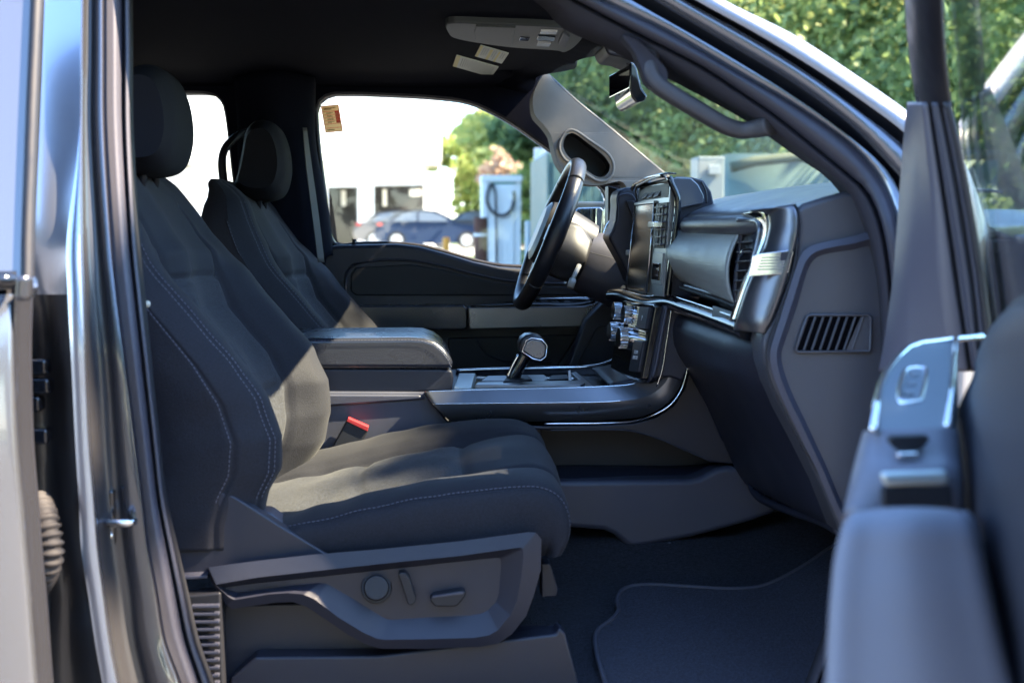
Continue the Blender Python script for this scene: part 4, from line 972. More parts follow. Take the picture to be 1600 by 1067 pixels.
# passenger vent
mb = MB(); mb.hexa([P(1160,352,2.33),P(1188,352,2.27),P(1176,440,2.27),P(1150,462,2.33)]+[P(1160,352,2.33)+Vector((.03,0,0)),P(1188,352,2.27)+Vector((.03,0,0)),P(1176,440,2.27)+Vector((.03,0,0)),P(1150,462,2.33)+Vector((.03,0,0))])
pv = mb.build('air_vent', PLB, T)
mb = MB()
for k in range(7):
    y0 = 364+k*15; a, b = P(1163-k*1.2, y0, 2.33), P(1190-k*3.2, y0-2, 2.265)
    mb.tube([a+Vector((-.004,0,0)), b+Vector((-.004,0,0))], 1, 6, prof=[(.001,-.008),(.001,.008),(-.001,.008),(-.001,-.008)], up=(0,0,1))
mb.build('vent_slat', PLG, pv, smooth=False)
MB().tube([P(1157,400,2.31), P(1163,392,2.30), P(1180,392,2.27), P(1186,400,2.265), P(1182,416,2.265)], .0042, 8).build('vent_tab', CHR, pv)
px_tube('vent_trim', [(1153,344,2.31),(1172,345,2.27),(1184,347,2.23),(1187,356,2.21),(1185,372,2.21),(1178,400,2.21),(1168,440,2.215),(1156,470,2.22),(1146,500,2.23)], .0042, SIL, pv)
# silver bracket wrapping the outboard end
rows = []
for (xl, yl, xr_, yr, dd) in [(1170,330,1243,320,.030),(1196,332,1244,322,.012),(1200,341,1247,334,.004),(1201,352,1248,347,.000),(1199,366,1247,364,-.003),(1193,388,1243,384,-.003),(1186,402,1239,396,-.004),(1176,428,1232,425,-.004),(1166,452,1224,452,-.001),(1157,478,1213,482,.003),(1150,502,1203,507,.009),(1147,516,1196,521,.022)]:
    rows.append([V3(xl, yl, 2.16+dd+.02), V3(xl+4, yl, 2.152+dd), V3((xl+xr_)/2, (yl+yr)/2, 2.125+dd*.6), V3(xr_-3, yr, 2.112+dd*.4), V3(xr_, yr, 2.125)])
g = grid_smooth(rows, 16, 60)
br_ = MB().grid(g.tolist()).build('end_bracket', mat('bracket_metal', (.13,.135,.15), .28, .8), T, solid=.003)
# black gloss return towards the vent
rows = [[V3(1200,331,2.17),V3(1180,330,2.24),V3(1158,334,2.32)], [V3(1201,345,2.165),V3(1190,345,2.21),V3(1182,346,2.24)], [V3(1199,372,2.165),V3(1192,372,2.19),V3(1186,373,2.22)], [V3(1187,402,2.165),V3(1180,403,2.19),V3(1176,403,2.22)], [V3(1167,452,2.165),V3(1160,453,2.19),V3(1156,453,2.22)], [V3(1150,503,2.175),V3(1143,503,2.2),V3(1140,500,2.23)]]
g = grid_smooth(rows, 8, 40); MB().grid(g.tolist()).build('gloss_band', GLO, br_, solid=.003)
fl = [(1178,400),(1184,397),(1238,390),(1240,394),(1232,426),(1229,428),(1172,432)]
prism('highlight_plate', fl, 2.1105, 2.117, CHR, br_, bevel=.0012)
mb = MB()
for k in range(5):
    y0 = 402+k*4.6; xa = 1190-k*1.6; xb = (1221 if k < 3 else 1233-k*.8)
    addq(mb, [(xa, y0), (xb, y0-1), (xb, y0+.7), (xa, y0+1.7)], 2.1098, 0, .001)
addq(mb, [(1221,394.5),(1236,393),(1233,406),(1219,407.5)], 2.1096, 1, .001)
mb.build('etched_flag', [SIL, PLA], br_, smooth=False)
# gloss bar under the glove panel, with chrome line
path = cr([P(*q) for q in [(958,462,3.05),(972,462,3.0),(990,468,2.93),(1020,475,2.80),(1050,473,2.70),(1075,481,2.60),(1110,493,2.46),(1150,508,2.30),(1172,517,2.21)]], 50)
pr = [(.016,.004),(.012,-.012),(0,-.018),(-.012,-.014),(-.017,.004),(-.012,.03),(.012,.03)]
gb = MB().tube([Vector(q) for q in path], 1, prof=[(a, -b) for a, b in pr], up=(0,0,1)).build('dash_bar', mat('bar_gloss', (.012,.016,.022), .14, spec=.35), T, sharp=60)
MB().tube([Vector(q)+Vector((-.012, -.006, .0165)) for q in path[4:]], .0013, 6).build('bar_chrome_line', CHR, gb)
MB().hexa([V3(1113,478,2.395),V3(1148,490,2.28),V3(1144,507,2.28),V3(1112,498,2.395)]+[q+Vector((.006,0,0)) for q in (V3(1113,478,2.395),V3(1148,490,2.28),V3(1144,507,2.28),V3(1112,498,2.395))]).build('bar_inlay', SIL, gb, bevel=.001)
MB().tube([V3(1050,463,2.685),V3(1053,475,2.685),V3(1048,485,2.69)], .0035, 8).build('bar_joint', CHR, gb)

# ---------- centre stack
fc = [P(985,455,2.98), P(1040,464,2.68), P(1053,283,2.68), P(1003,292,2.98)]   # far-bottom, near-bottom, near-top, far-top
def FS(u, v, d=0): 
    p = bil([fc[0], fc[1], fc[2], fc[3]], u, v).copy(); p.x -= d; return p
def fbox(name, u0, u1, v0, v1, d0, d1, m, parent, bevel=.0015, fn=None):
    fn = fn or FS
    q = [fn(u0,v0,d1), fn(u1,v0,d1), fn(u1,v1,d1), fn(u0,v1,d1), fn(u0,v0,d0), fn(u1,v0,d0), fn(u1,v1,d0), fn(u0,v1,d0)]
    return MB().hexa(q).build(name, m, parent, bevel=bevel)
# housing: side walls + rounded top; prism from y=2.68 to 2.98
hs_ = [(1040,464),(1046,400),(1051,330),(1050,302),(1046,286),(1043,280),(1050,277),(1066,276),(1082,277),(1100,282),(1112,300),(1118,330),(1118,464)]
csk = prism('centre_stack', hs_, 2.68, 2.98, PLA, T, bevel=.004)
prism('stack_side_gloss', [(1047,280),(1058,277),(1080,278),(1091,288),(1100,305),(1100,318),(1075,323),(1060,327),(1058,305)], 2.668, 2.681, mat('pale_gloss', (.09,.10,.12), .1, coat=1), csk, bevel=.003)
px_tube('stack_edge_line', [(1096,284,2.667),(1103,300,2.667),(1104,318,2.667)], .0018, PLB, csk, n=14)
px_tube('stack_frame', [(1046,277,2.67),(1051,290,2.666),(1058,306,2.664),(1059,325,2.664),(1055,360,2.664),(1049,410,2.664),(1043,464,2.664)], .0062, GLO, csk)
px_tube('stack_chrome_line', [(1062,322,2.662),(1059,360,2.662),(1053,410,2.662),(1047,462,2.662)], .0015, CHR, csk)
fbox('stack_face', 0, 1, 0, 1, -.01, .006, SIL, csk, .002)
fbox('stack_face_inner', .03, .97, .86, .985, .004, .007, PLB, csk, .001)
fbox('screen', .05, .63, .02, .82, .004, .012, SCR, csk, .002)
fbox('screen_bezel', .02, .66, .82, .845, .004, .014, SIL, csk, .001)
for u in (.03, .65): MB().tube([FS(u, .0, .012), FS(u, .83, .012)], .0016, 6).build('screen_frame', CHR, csk)
av = fbox('air_vent', .70, .98, .42, .82, .003, .008, PLB, csk, .001)
mb = MB()
for k in range(6):
    v = .45+k*.065; mb.hexa([FS(.71,v,.016),FS(.97,v,.016),FS(.97,v+.012,.016),FS(.71,v+.012,.016),FS(.71,v,.006),FS(.97,v,.006),FS(.97,v+.012,.006),FS(.71,v+.012,.006)])
for u in (.79,.88): mb.hexa([FS(u,.44,.010),FS(u+.015,.44,.010),FS(u+.015,.80,.010),FS(u,.80,.010),FS(u,.44,.006),FS(u+.015,.44,.006),FS(u+.015,.80,.006),FS(u,.80,.006)])
mb.build('vent_slat', PLG, csk, smooth=False)
fbox('vent_tab', .72, .90, .60, .655, .008, .026, CHR, csk, .002)
fbox('stack_button_frame', .70, .97, .10, .38, .004, .009, SIL, csk, .001)
fbox('stack_button', .74, .93, .14, .29, .006, .012, GLO, csk, .002)
# small hazard style keys in the upper hood: sloping shelf
for k in range(3):
    u = .20+k*.19
    q = [FS(u,.875,.012),FS(u+.15,.885,.012),FS(u+.19,.955,.004),FS(u+.04,.945,.004)]
    MB().hexa(q+[p+Vector((.008,0,-.002)) for p in q]).build('stack_key', SIL, csk, bevel=.0015)
MB().tube([FS(-.01,.86,.006), FS(0,.96,.012), FS(.15,1.0,.02), FS(.6,1.035,.022), FS(.93,1.05,.02), FS(1.0,1.03,.016)], .0022, 8).build('hood_trim', SIL, csk)
mb = MB(); rows = [[FS(u, 1.0+.05*math.sin(u*2.2)-(.03 if u < .05 else 0), d) + Vector((0,0,dz)) for u in np.linspace(-.02, 1.0, 12)] for d, dz in ((.018,-.002),(.022,.003),(.010,.006),(-.004,.005))]
MB().grid(rows).build('stack_hood', GLO, csk, solid=.003)
# shelf below screen
rows = [[P(968,452,3.02),P(985,458,2.97),P(1010,466,2.86),P(1045,465,2.70)], [P(974,446,3.02),P(990,452,2.98),P(1020,458,2.84),P(1043,458,2.70)]]
MB().grid(rows).build('stack_shelf', SIL, csk, solid=.003)

# ---------- knob panel below
kc = [P(960,592,2.98), P(1010,600,2.70), P(1033,474,2.70), P(978,470,2.98)]
def KS(u, v, d=0): p = bil(kc, u, v).copy(); p.x -= d; return p
kp = MB(); lo = [(0,.08),(.06,0),(.94,0),(1,.06),(1,.97),(.97,1),(.03,1),(0,.97)]
kp.v = [tuple(KS(u, v, .012)) for u, v in lo]+[tuple(KS(u, v, -.06)) for u, v in lo]; n = len(lo)
kp.f = [tuple(range(n)), tuple(range(n, 2*n))]+[(i, (i+1) % n, n+(i+1) % n, n+i) for i in range(n)]; kp.m = [0]*len(kp.f)
kp = kp.build('control_panel', GLO, T, bevel=.004)
bt1 = fbox('panel_button', .66, .93, .68, .95, .010, .017, PLA, kp, .003, KS)
bt2 = fbox('panel_button', .66, .93, .14, .53, .010, .017, PLA, kp, .003, KS)
def plane_mtx(fn, u, v, d):
    o = fn(u, v, d); ex = (fn(u+.1, v, d)-fn(u-.1, v, d)).normalized(); ez = (fn(u, v+.1, d)-fn(u, v-.1, d)).normalized(); ey = ex.cross(ez).normalized(); ez = ey.cross(ex)*-1
    if ez.z < 0: ez = -ez
    n = ex.cross(ez)
    return Matrix(((ex.x, ez.x, n.x, o.x), (ex.y, ez.y, n.y, o.y), (ex.z, ez.z, n.z, o.z), (0,0,0,1)))
text_mesh('button_lettering', 'P', .014, plane_mtx(KS, .80, .81, .0176), WHT, kp)
text_mesh('button_lettering', 'STOW\nSHIFTER', .0105, plane_mtx(KS, .80, .35, .0176), WHT, kp)
for k, (px, py, Y, r) in enumerate([(972,486,2.95,.0175),(988,492,2.86,.0185),(966,518,2.93,.0195),(981,528,2.84,.021)]):
    c = P(px, py, Y); ax = Vector((-1, -.12, .06)).normalized()
    kb = MB(); kb.cyl(c-ax*.02, c+ax*.004, r*1.06, r*1.06, 32).cyl(c+ax*.004, c+ax*.020, r, r*.93, 32)
    for j in range(20):
        th = j*math.pi/10; u = ax.orthogonal().normalized(); w = ax.cross(u); q = c+ax*.011+(u*math.cos(th)+w*math.sin(th))*r*.97
        kb.box(q, .014, .0025, .0025)
    kb.build('control_knob', CHR, kp, sharp=40)
# stack side: plastic cheek, chrome line that flows into the console
cheek = [(1036,476),(1078,490),(1084,520),(1081,556),(1074,582),(1066,596),(1048,590),(1030,590),(1012,600),(1022,550)]
ck = prism('stack_cheek', cheek, 2.688, 2.78, PLA, T, bevel=.006)
px_tube('cheek_metal_strip', [(1042,478,2.684),(1034,520,2.684),(1025,570,2.684),(1020,590,2.684)], .004, PLG, ck, n=20)
px_tube('cheek_chrome_line', [(1049,482,2.682),(1042,530,2.682),(1034,580,2.682),(1026,604,2.684)], .0013, CHR, ck, n=24)
px_tube('console_chrome_line', [(850,662,2.735),(940,661,2.735),(990,658,2.71),(1022,648,2.69),(1048,632,2.684),(1064,610,2.684),(1072,585,2.684),(1077,555,2.684)], .0018, CHR, ck)

# ---------- console
# silver side trim: two facets with a crease
up = [(664,612),(760,609),(860,607),(950,604),(985,601),(1005,594),(1018,582),(1026,562)]
cr_ = [(676,631),(760,630),(860,629),(960,627),(1000,622),(1025,611),(1042,594),(1052,566)]
dnn = [(704,659),(780,659),(860,658),(960,656),(1008,649),(1042,630),(1062,604),(1074,568)]
N_ = 60
def lineY(pts, Y): return [tuple(q) for q in cr([P(a, b, Y-(Y-2.692)*min(1, max(0, (a-985)/60))) for a, b in pts], N_)]
mb = MB(); r0 = lineY(up, 2.76); r1 = lineY([(a, b+.6) for a, b in up], 2.748); r2 = lineY(cr_, 2.735); r3 = lineY(dnn, 2.742)
mb.grid([lineY([(a, b-.5) for a, b in up], 2.79), r0, r1, r2, r3])
con = mb.build('centre_console', SILD, T, sharp=8)
s = con.modifiers.new('t', 'SOLIDIFY'); s.thickness = .003; s.offset = -1
px_tube('trim_edge_line', [(664,611.5,2.758)]+[(a, b-.5, 2.757) for a, b in up[1:]], .0012, CHR, con)
px_tube('trim_crease_line', [(a, b, 2.7345) for a, b in cr_[:5]], .0010, CHR, con)
# console top deck
zc_ = 1.046
def polyZ(name, q, z0, z1, m, parent, bevel=.003, n=0, **k):
    l = [PZ(a, b, z1) for a, b in q]
    if n: l = [Vector(p) for p in cr(l, n, True)]
    c = len(l); v = l+[Vector((p.x, p.y, z0)) for p in l]
    return mk(name, v, [tuple(range(c)), tuple(range(c, 2*c))]+[(i, (i+1) % c, c+(i+1) % c, c+i) for i in range(c)], m, parent, bevel=bevel, **k)
polyZ('console_deck', [(664,612),(700,577),(930,574),(970,566),(1000,580),(1010,598),(955,606)], 1.0, zc_-.004, PLA, con)
polyZ('cup_holder_trim', [(709,605),(717,583),(743,583),(737,605)], 1.03, zc_+.004, mat('pale_satin', (.42,.46,.46), .3, .6), con, bevel=.002)
polyZ('cup_holder_tray', [(738,608),(745,585),(890,582),(918,604),(905,607)], 1.03, zc_, GLO, con, bevel=.002)
polyZ('tray_rail', [(742,601),(746,597),(905,594),(914,598),(908,601)], 1.03, zc_+.008, SIL, con, bevel=.002)
polyZ('tray_frame', [(892,582),(900,580),(928,603),(916,605)], 1.03, zc_+.004, SIL, con, bevel=.002)
polyZ('shifter_plate', [(752,594),(762,587),(850,585),(858,591),(850,595)], 1.03, zc_+.006, SIL, con, bevel=.002)
polyZ('storage_slot', [(856,593),(862,586),(886,585),(892,591)], 1.03, zc_+.003, PLB, con, bevel=.001)
prism('tray_divider', [(889,604),(888,580),(891,578),(893,590),(892,604)], 2.86, 2.864, mat('clear_divider', (.55,.57,.6), .3), con, bevel=0, smooth=False)
px_tube('far_rail_line', [(712,579,3.10),(760,577,3.10),(850,575,3.10),(915,573,3.10),(945,568,3.08),(968,556,3.06),(982,545,3.05)], .003, CHR, con)
rows = [[P(712,578,3.11),P(850,575,3.11),P(930,571,3.10),(P(975,552,3.06))],[P(712,640,3.12),P(850,640,3.12),P(930,640,3.12),P(985,640,3.12)]]
MB().grid(rows).build('console_far_wall', PLA, con, solid=.004)
rows = [[P(985,548,2.95),P(1000,560,2.74)],[P(960,580,2.98),P(985,600,2.76)],[P(920,586,2.98),P(940,604,2.76)]]
surf('console_ramp', [[(988,540,3.0),(1012,560,2.76)],[(968,566,3.02),(1000,590,2.76)],[(925,576,3.02),(955,604,2.76)]], PLA, con, 8, 8, solid=.004)
# shifter
sh = MB(); b0, b1 = P(800,592,2.88), P(822,552,2.88)
sh.tube([b0, b0.lerp(b1, .5), b1], [.017,.0145,.0155], 16, prof=[(math.cos(a)*1.0, math.sin(a)*.8) for a in np.linspace(0, 2*math.pi, 16, endpoint=False)])
shf = sh.build('gear_lever', GLO, T, sharp=50)
px_tube('lever_chrome', [(793,590,2.862),(800,572,2.862),(810,554,2.862)], .0028, CHR, shf, n=12)
prism('lever_knob', [(812,547),(811,536),(815,528),(822,523),(832,522),(843,524),(851,531),(856,540),(856,552),(851,561),(843,564),(833,563),(818,556)], 2.852, 2.915, WHL, shf, bevel=.009, seg=4)
prism('knob_face', [(818,548),(823,534),(831,530),(846,533),(853,541),(851,556),(844,561),(834,559)], 2.848, 2.856, SILD, shf, bevel=.002)
MB().tube([P(a, b, 2.8475) for a, b in [(816,549),(822,532),(831,528),(847,531),(855,540),(853,557),(845,563),(833,561)]], .0016, 6, closed=True).build('knob_ring', CHR, shf)
polyZ('lever_gaiter', [(786,595),(792,587),(826,586),(832,592)], 1.04, zc_+.012, PLB, shf, bevel=.003)
# armrest lid + bin
def rbox(name, x0, x1, y0, y1, z0, z1, m, parent, bv=.01, **k):
    return MB().box(((x0+x1)/2, (y0+y1)/2, (z0+z1)/2), x1-x0, y1-y0, z1-z0).build(name, m, parent, bevel=bv, **k)
axR = P(712, 560, 2.78).x
prism('console_bin', [(430,575),(690,576),(706,578),(709,590),(706,612),(430,618)], 2.79, 3.08, PLA, con, bevel=.006)
lid = [(430,529),(640,527),(662,528),(680,534),(694,545),(705,560),(710,572),(700,577),(430,577)]
arm = prism('armrest', lid, 2.78, 3.09, LEA, T, bevel=.011, seg=4)
mb = MB(); stitch(mb, [P(a, b, 2.783)+Vector((0,-.0055,.0)) for a, b in [(470,532),(640,530.5),(660,532),(677,538),(690,549),(700,562),(705,573)]], .004, .0025, .0006)
mb.build('lid_stitching', THR, arm, smooth=False)
# console side wall, lower body, recess and foot panel
cw = [(430,612),(664,613),(700,660),(845,664),(845,740),(800,1010),(300,1010),(300,612)]
cwall = prism('console_side', cw, 2.775, 2.80, PLG, T, bevel=.004)
prism('side_ledge', [(430,616),(655,617),(666,624),(430,640)], 2.768, 2.78, PLG, cwall, bevel=.004)
prism('upper_side', [(700,662),(850,665),(940,664),(990,661),(1024,652),(1052,634),(1070,606),(1080,560),(1084,500),(1180,560),(1230,700),(1180,728),(1110,722),(1072,705),(1028,686),(985,674),(930,672),(700,672)], 2.745, 2.80, PLA, cwall, bevel=.004)
px_tube('recess_edge_line', [(860,672,2.741),(930,671,2.741),(985,673,2.741),(1028,685,2.741),(1072,704,2.741),(1112,721,2.741)], .0010, PLG, cwall)
prism('recess_back', [(700,660),(1230,660),(1230,800),(700,800)], 2.86, 2.88, PLB, cwall, smooth=False)
surf('recess_floor', [[(760,762,2.75),(880,752,2.75),(1080,750,2.75),(1130,732,2.75)],[(760,735,2.86),(880,728,2.86),(1080,728,2.86),(1110,724,2.86)]], PLA, cwall, 20, 6)
kick = [(780,752),(890,751),(1075,749),(1092,746),(1118,733),(1135,729),(1182,728),(1186,760),(1216,800),(1170,816),(1080,840),(990,857),(978,852),(960,836),(945,829),(890,825),(780,825)]
kk_ = prism('foot_panel', kick, 2.735, 2.80, PLG, T, bevel=.012, seg=4)
MB().cyl(P(1046,849,2.733), P(1046,849,2.737), .004, n=12).build('panel_clip', PLG, kk_)

# ---------- instrument hood
ih = [(956,362),(962,345),(964,322),(963,306),(968,298),(978,293),(1010,291),(1020,330),(1010,460),(985,440),(972,410),(958,385),(950,370)]
ihp = prism('instrument_hood', ih, 3.04, 3.15, PLA, T, bevel=.008)
px_tube('hood_edge_line', [(952,372,3.036),(958,360,3.034),(965,344,3.034),(966,325,3.034),(965,308,3.034),(972,304,3.034),(987,304,3.034),(998,325,3.034)], .0013, PLG, ihp)
prism('instrument_bezel', [(978,314),(990,313),(1000,330),(1000,360),(990,345)], 3.03, 3.05, PLB, ihp, bevel=.002)
px_tube('column_gap', [(955,366,3.2),(960,385,3.2),(975,405,3.19),(985,428,3.18),(988,436,3.18)], .002, CHR, ihp, n=20)
MB().box(P(985,395,3.02), .02, .012, .012).build('column_switch', mat('pale_grey_plastic', (.35,.35,.33), .5), ihp, bevel=.003)
prism('far_vent_ring', [(946,362),(954,345),(962,340),(962,372),(952,380)], 3.45, 3.50, PLB, ihp, bevel=.003)
px_tube('far_vent_chrome', [(944,368,3.44),(950,352,3.44),(958,343,3.44)], .004, CHR, ihp, n=10)

# ---------- steering column + wheel
Ysw = 3.345
def loft_px(name, secs, m, parent, n=36, cap=True, **k):
    """secs: (px,py centre, Y, ry half-depth, r half-height, axis angle)"""
    mb = MB(); rings = []
    for (px, py, ry, rz, ang) in secs:
        c = P(px, py, Ysw); a = rad(ang); up_ = Vector((math.sin(a), 0, math.cos(a)))
        rings.append([tuple(c+Vector((0, 1, 0))*(math.copysign(abs(math.cos(t))**.7, math.cos(t))*ry)+up_*(math.copysign(abs(math.sin(t))**.7, math.sin(t))*rz)) for t in np.linspace(0, 2*math.pi, n, endpoint=False)])
    mb.grid(rings, wrap=True)
    if cap: mb.add(rings[0], [tuple(range(n))]); mb.add(rings[-1], [tuple(range(n))])
    return mb.build(name, m, parent, **k)
scol = loft_px('steering_column', [(908,408,.085,.070,22),(925,412,.092,.078,22),(950,420,.095,.080,24),(985,436,.10,.082,28),(1030,452,.10,.08,30)], mat('column_plastic', (.042,.042,.056), .5, bump=.25, bscale=900), T, sharp=45)
loft_px('column_collar', [(898,405,.07,.062,22),(908,408,.076,.066,22)], PLB, scol, sharp=45)
px_tube('column_seam', [(914,392,3.252),(935,398,3.247),(960,405,3.245),(980,418,3.245)], .001, PLB, scol, n=16)
MB().tube([P(905,415,3.2), P(893,440,3.16)], .0055, 8).cyl(P(895,437,3.165), P(891,449,3.155), .008).build('indicator_stalk', mat('pale_grey_plastic'), scol)
c0 = P(858, 366, Ysw); ax = Vector((.925, 0, -.375)).normalized(); upw = Vector((.375, 0, .925)).normalized(); yv = Vector((0, 1, 0)); Rw = .176
rim = MB(); pth = [c0+upw*math.cos(t)*Rw*1.0+yv*math.sin(t)*Rw for t in np.linspace(0, 2*math.pi, 72, endpoint=False)]
rim.tube(pth, [.0165+.0025*(abs(math.sin(t))**6) for t in np.linspace(0, 2*math.pi, 72, endpoint=False)], 16, closed=True, up=tuple(ax), prof=[(math.cos(a)*1.15, math.sin(a)*.92) for a in np.linspace(0, 2*math.pi, 16, endpoint=False)])
sw = rim.build('steering_wheel', WHL, T)
for a in (.75, -.75+math.pi*2, 2.3, math.pi*2-2.3):
    q = c0+upw*math.cos(a)*Rw+yv*math.sin(a)*Rw; tg_ = (-upw*math.sin(a)+yv*math.cos(a))
    MB().cyl(q-tg_*.001, q+tg_*.001, .0192, n=24).build('rim_seam', PLB, sw)
# hub, spokes
hb = MB(); rings = []
for d, r1, r2 in ((-.030,.050,.056),(-.022,.072,.072),(.0,.082,.080),(.03,.078,.075),(.07,.070,.068),(.10,.062,.062)):
    rings.append([tuple(c0+ax*d+upw*math.copysign(abs(math.cos(t))**.75, math.cos(t))*r2+yv*math.copysign(abs(math.sin(t))**.75, math.sin(t))*r1) for t in np.linspace(0, 2*math.pi, 32, endpoint=False)])
hb.grid(rings, wrap=True); hb.add(rings[0], [tuple(range(32))]); hb.add(rings[-1], [tuple(range(32))])
hb.build('wheel_hub', mat('hub_plastic', (.036,.033,.031), .45, bump=.2, bscale=900), sw, sharp=40)
for sgn in (-1, 1):
    m_ = MB(); m_.tube([c0+yv*sgn*.06+ax*.0, c0+yv*sgn*.12-ax*.004, c0+yv*sgn*(Rw-.01)], 1, prof=[(.028,-.012),(.028,.010),(-.03,.010),(-.03,-.012)], up=tuple(upw)); m_.build('wheel_spoke', WHL, sw, bevel=.005)
    m_ = MB(); m_.box(c0+yv*sgn*.105-ax*.013, .006, .05, .04, rot=Matrix.Rotation(rad(22), 3, 'Y')); m_.build('spoke_buttons', SIL, sw, bevel=.003)
m_ = MB(); m_.tube([c0-upw*.06, c0-upw*.12+ax*.004, c0-upw*(Rw-.008)], 1, prof=[(.028,-.010),(.028,.008),(-.028,.008),(-.028,-.010)], up=(0,1,0)); m_.build('wheel_spoke', PLB, sw, bevel=.004)
surf('hub_shroud', [[(868,345,3.24),(905,352,3.24),(925,378,3.24)],[(858,385,3.215),(895,395,3.21),(915,412,3.215)],[(858,430,3.24),(885,440,3.24),(902,440,3.25)]], mat('hub_plastic'), sw, 14, 14)

# ---------- driver door inner panel (far)
DY_ = 3.66
belt = [(508,388),(525,383),(560,382),(620,381),(655,385),(700,397),(740,409),(780,417),(830,420),(1010,422),(1010,640),(500,640),(500,420)]
dd_ = prism('driver_door', belt, DY_, DY_+.035, PLA, T, bevel=.012, seg=4)
ins_ = [(552,414),(575,408),(640,407),(690,415),(740,428),(790,438),(840,442),(990,444),(990,470),(552,470),(541,462),(540,440)]
ins_s = [(p[0], p[1]) for p in ins_]
MB().tube([P(a, b, DY_-.003) for a, b in [tuple(q) for q in cr(ins_s[:8], 40)]], .0032, 8).build('door_crease', PLA, dd_)
px_tube('door_crease', [(540,462,DY_-.001),(540,440,DY_-.001),(543,424,DY_-.001),(552,414,DY_-.002)], .003, PLA, dd_, n=16)
prism('upper_inset', [(556,418),(640,413),(690,421),(740,434),(800,446),(950,448),(950,462),(556,462),(548,455),(548,430)], DY_-.004, DY_+.01, PLB, dd_, bevel=.004)
prism('door_armrest', [(548,478),(725,477),(731,482),(731,512),(725,516),(556,516),(548,500)], DY_-.075, DY_, LEA, dd_, bevel=.010)
prism('armrest_metal_trim', [(731,480),(910,478),(928,474),(938,468),(946,472),(940,490),(926,505),(912,511),(733,515)], DY_-.082, DY_-.01, SILD, dd_, bevel=.004)
surf('window_switch_plate', [[(735,479,DY_-.078),(830,477,DY_-.078),(905,476,DY_-.078),(930,470,DY_-.078)],[(800,471,DY_-.01),(850,466,DY_-.01),(905,465,DY_-.01),(930,466,DY_-.01)]], GLO, dd_, 20, 6)
px_tube('switch_plate_chrome', [(826,469,DY_-.02),(850,467,DY_-.02),(880,466,DY_-.02),(925,465,DY_-.02)], .002, CHR, dd_, n=16)
for k in range(4):
    MB().box(P(832+k*18, 472, DY_-.045), .018, .02, .005).build('window_switch', GLO, dd_, bevel=.002)
prism('lower_inset', [(700,528),(905,522),(890,545),(870,575),(700,580)], DY_-.006, DY_+.01, PLB, dd_, bevel=.006)
px_tube('pocket_line', [(745,530,DY_-.01),(755,548,DY_-.01),(780,562,DY_-.01),(830,565,DY_-.01),(862,566,DY_-.01)], .003, PLA, dd_)
MB().cyl(P(553,382,3.675), P(553,374,3.675), .0045, n=12).cyl(P(553,376.5,3.675), P(553,373.5,3.675), .0055, n=12).build('lock_pin', PLB, dd_)
prism('kick_trim', [(862,640),(915,500),(945,470),(975,470),(985,520),(975,640)], 3.50, 3.56, PLA, T, bevel=.006)
px_tube('kick_edge', [(897,580,3.495),(920,535,3.495),(935,512,3.495),(960,508,3.495)], .002, PLB, T)
# door mirror outside the driver window
dm = prism('door_mirror', [(884,330),(893,318),(905,315),(945,315),(955,322),(955,372),(948,375),(900,373),(886,366)], 3.92, 4.06, mat('mirror_housing', (.04,.06,.085), .35), T, bevel=.015)
prism('mirror_glass', [(898,332),(903,325),(938,324),(943,328),(940,366),(900,364)], 3.905, 3.93, MIR, dm, bevel=.003)
# ================================================================== open passenger door (near, right)
DM = mat('door_plastic_sky_sheen', (.115,.12,.15), .42, bump=.2, bscale=700, rvar=.05, vscale=4)  # dark plastic with the sky's sheen put in as a lighter, bluer base
DC = mat('door_card_plastic', (.030,.032,.040), .5, bump=.2, bscale=700)
DP = mat('door_pillar_plastic', (.082,.078,.098), .4, bump=.2, bscale=700)
R0 = [160, 230, 300, 380, 430, 500, 545, 580]
def dc(xs, Y): return [(x, r, Y) for x, r in zip(xs, R0)]
pd = ribbon('passenger_door', [dc([1424,1417,1411,1405,1400,1392,1386,1380], 1.86), dc([1421,1414,1409,1403,1399,1390,1383,1376], 1.80), dc([1430,1436,1436,1430,1428,1425,1424,1420], 1.755), dc([1442,1449,1456,1462,1466,1474,1480,1486], 1.715), dc([1449,1459,1470,1482,1489,1500,1507,1512], 1.69)], [0]*4, [DP], T, n=60, solid=.006)
ribbon('glass_channel', [dc([1449,1459,1470,1482,1489,1500,1507,1512], 1.69), dc([1453,1464,1475,1487,1494,1505,1512,1518], 1.71), dc([1459,1472,1484,1497,1505,1514,1520,1526], 1.665), dc([1465,1479,1492,1505,1513,1521,1526,1532], 1.655), dc([1469,1484,1498,1511,1518,1526,1531,1537], 1.675), dc([1477,1493,1506,1520,1528,1536,1541,1546], 1.63), dc([1483,1500,1514,1528,1536,1545,1550,1556], 1.62)], [0,1,1,0,1,0], [RUB, RUG], pd, n=60, solid=.004)
fr = ribbon('window_frame', [[(1419,-60,1.60),(1424,40,1.70),(1431,100,1.75),(1441,168,1.80)], [(1415,-60,1.57),(1420,40,1.66),(1426,100,1.71),(1436,168,1.76)], [(1430,-60,1.52),(1436,40,1.61),(1441,100,1.66),(1447,168,1.71)], [(1468,-60,1.44),(1472,40,1.53),(1476,100,1.58),(1484,168,1.63)]], [0,0,0], [RUB], pd, n=30, solid=.006)
px_tube('frame_reveal', [(1430,80,1.70),(1434,130,1.72),(1438,166,1.74)], .0035, PAI, fr, n=12)
gl = [P(1482,-120,1.36), P(1478,-60,1.42), P(1476,40,1.52), P(1480,100,1.57), P(1486,165,1.61), P(1500,230,1.62), P(1514,300,1.62), P(1536,430,1.62), P(1552,540,1.62), P(1600,640,1.36), P(1760,760,.62), P(1760,-200,.62)]
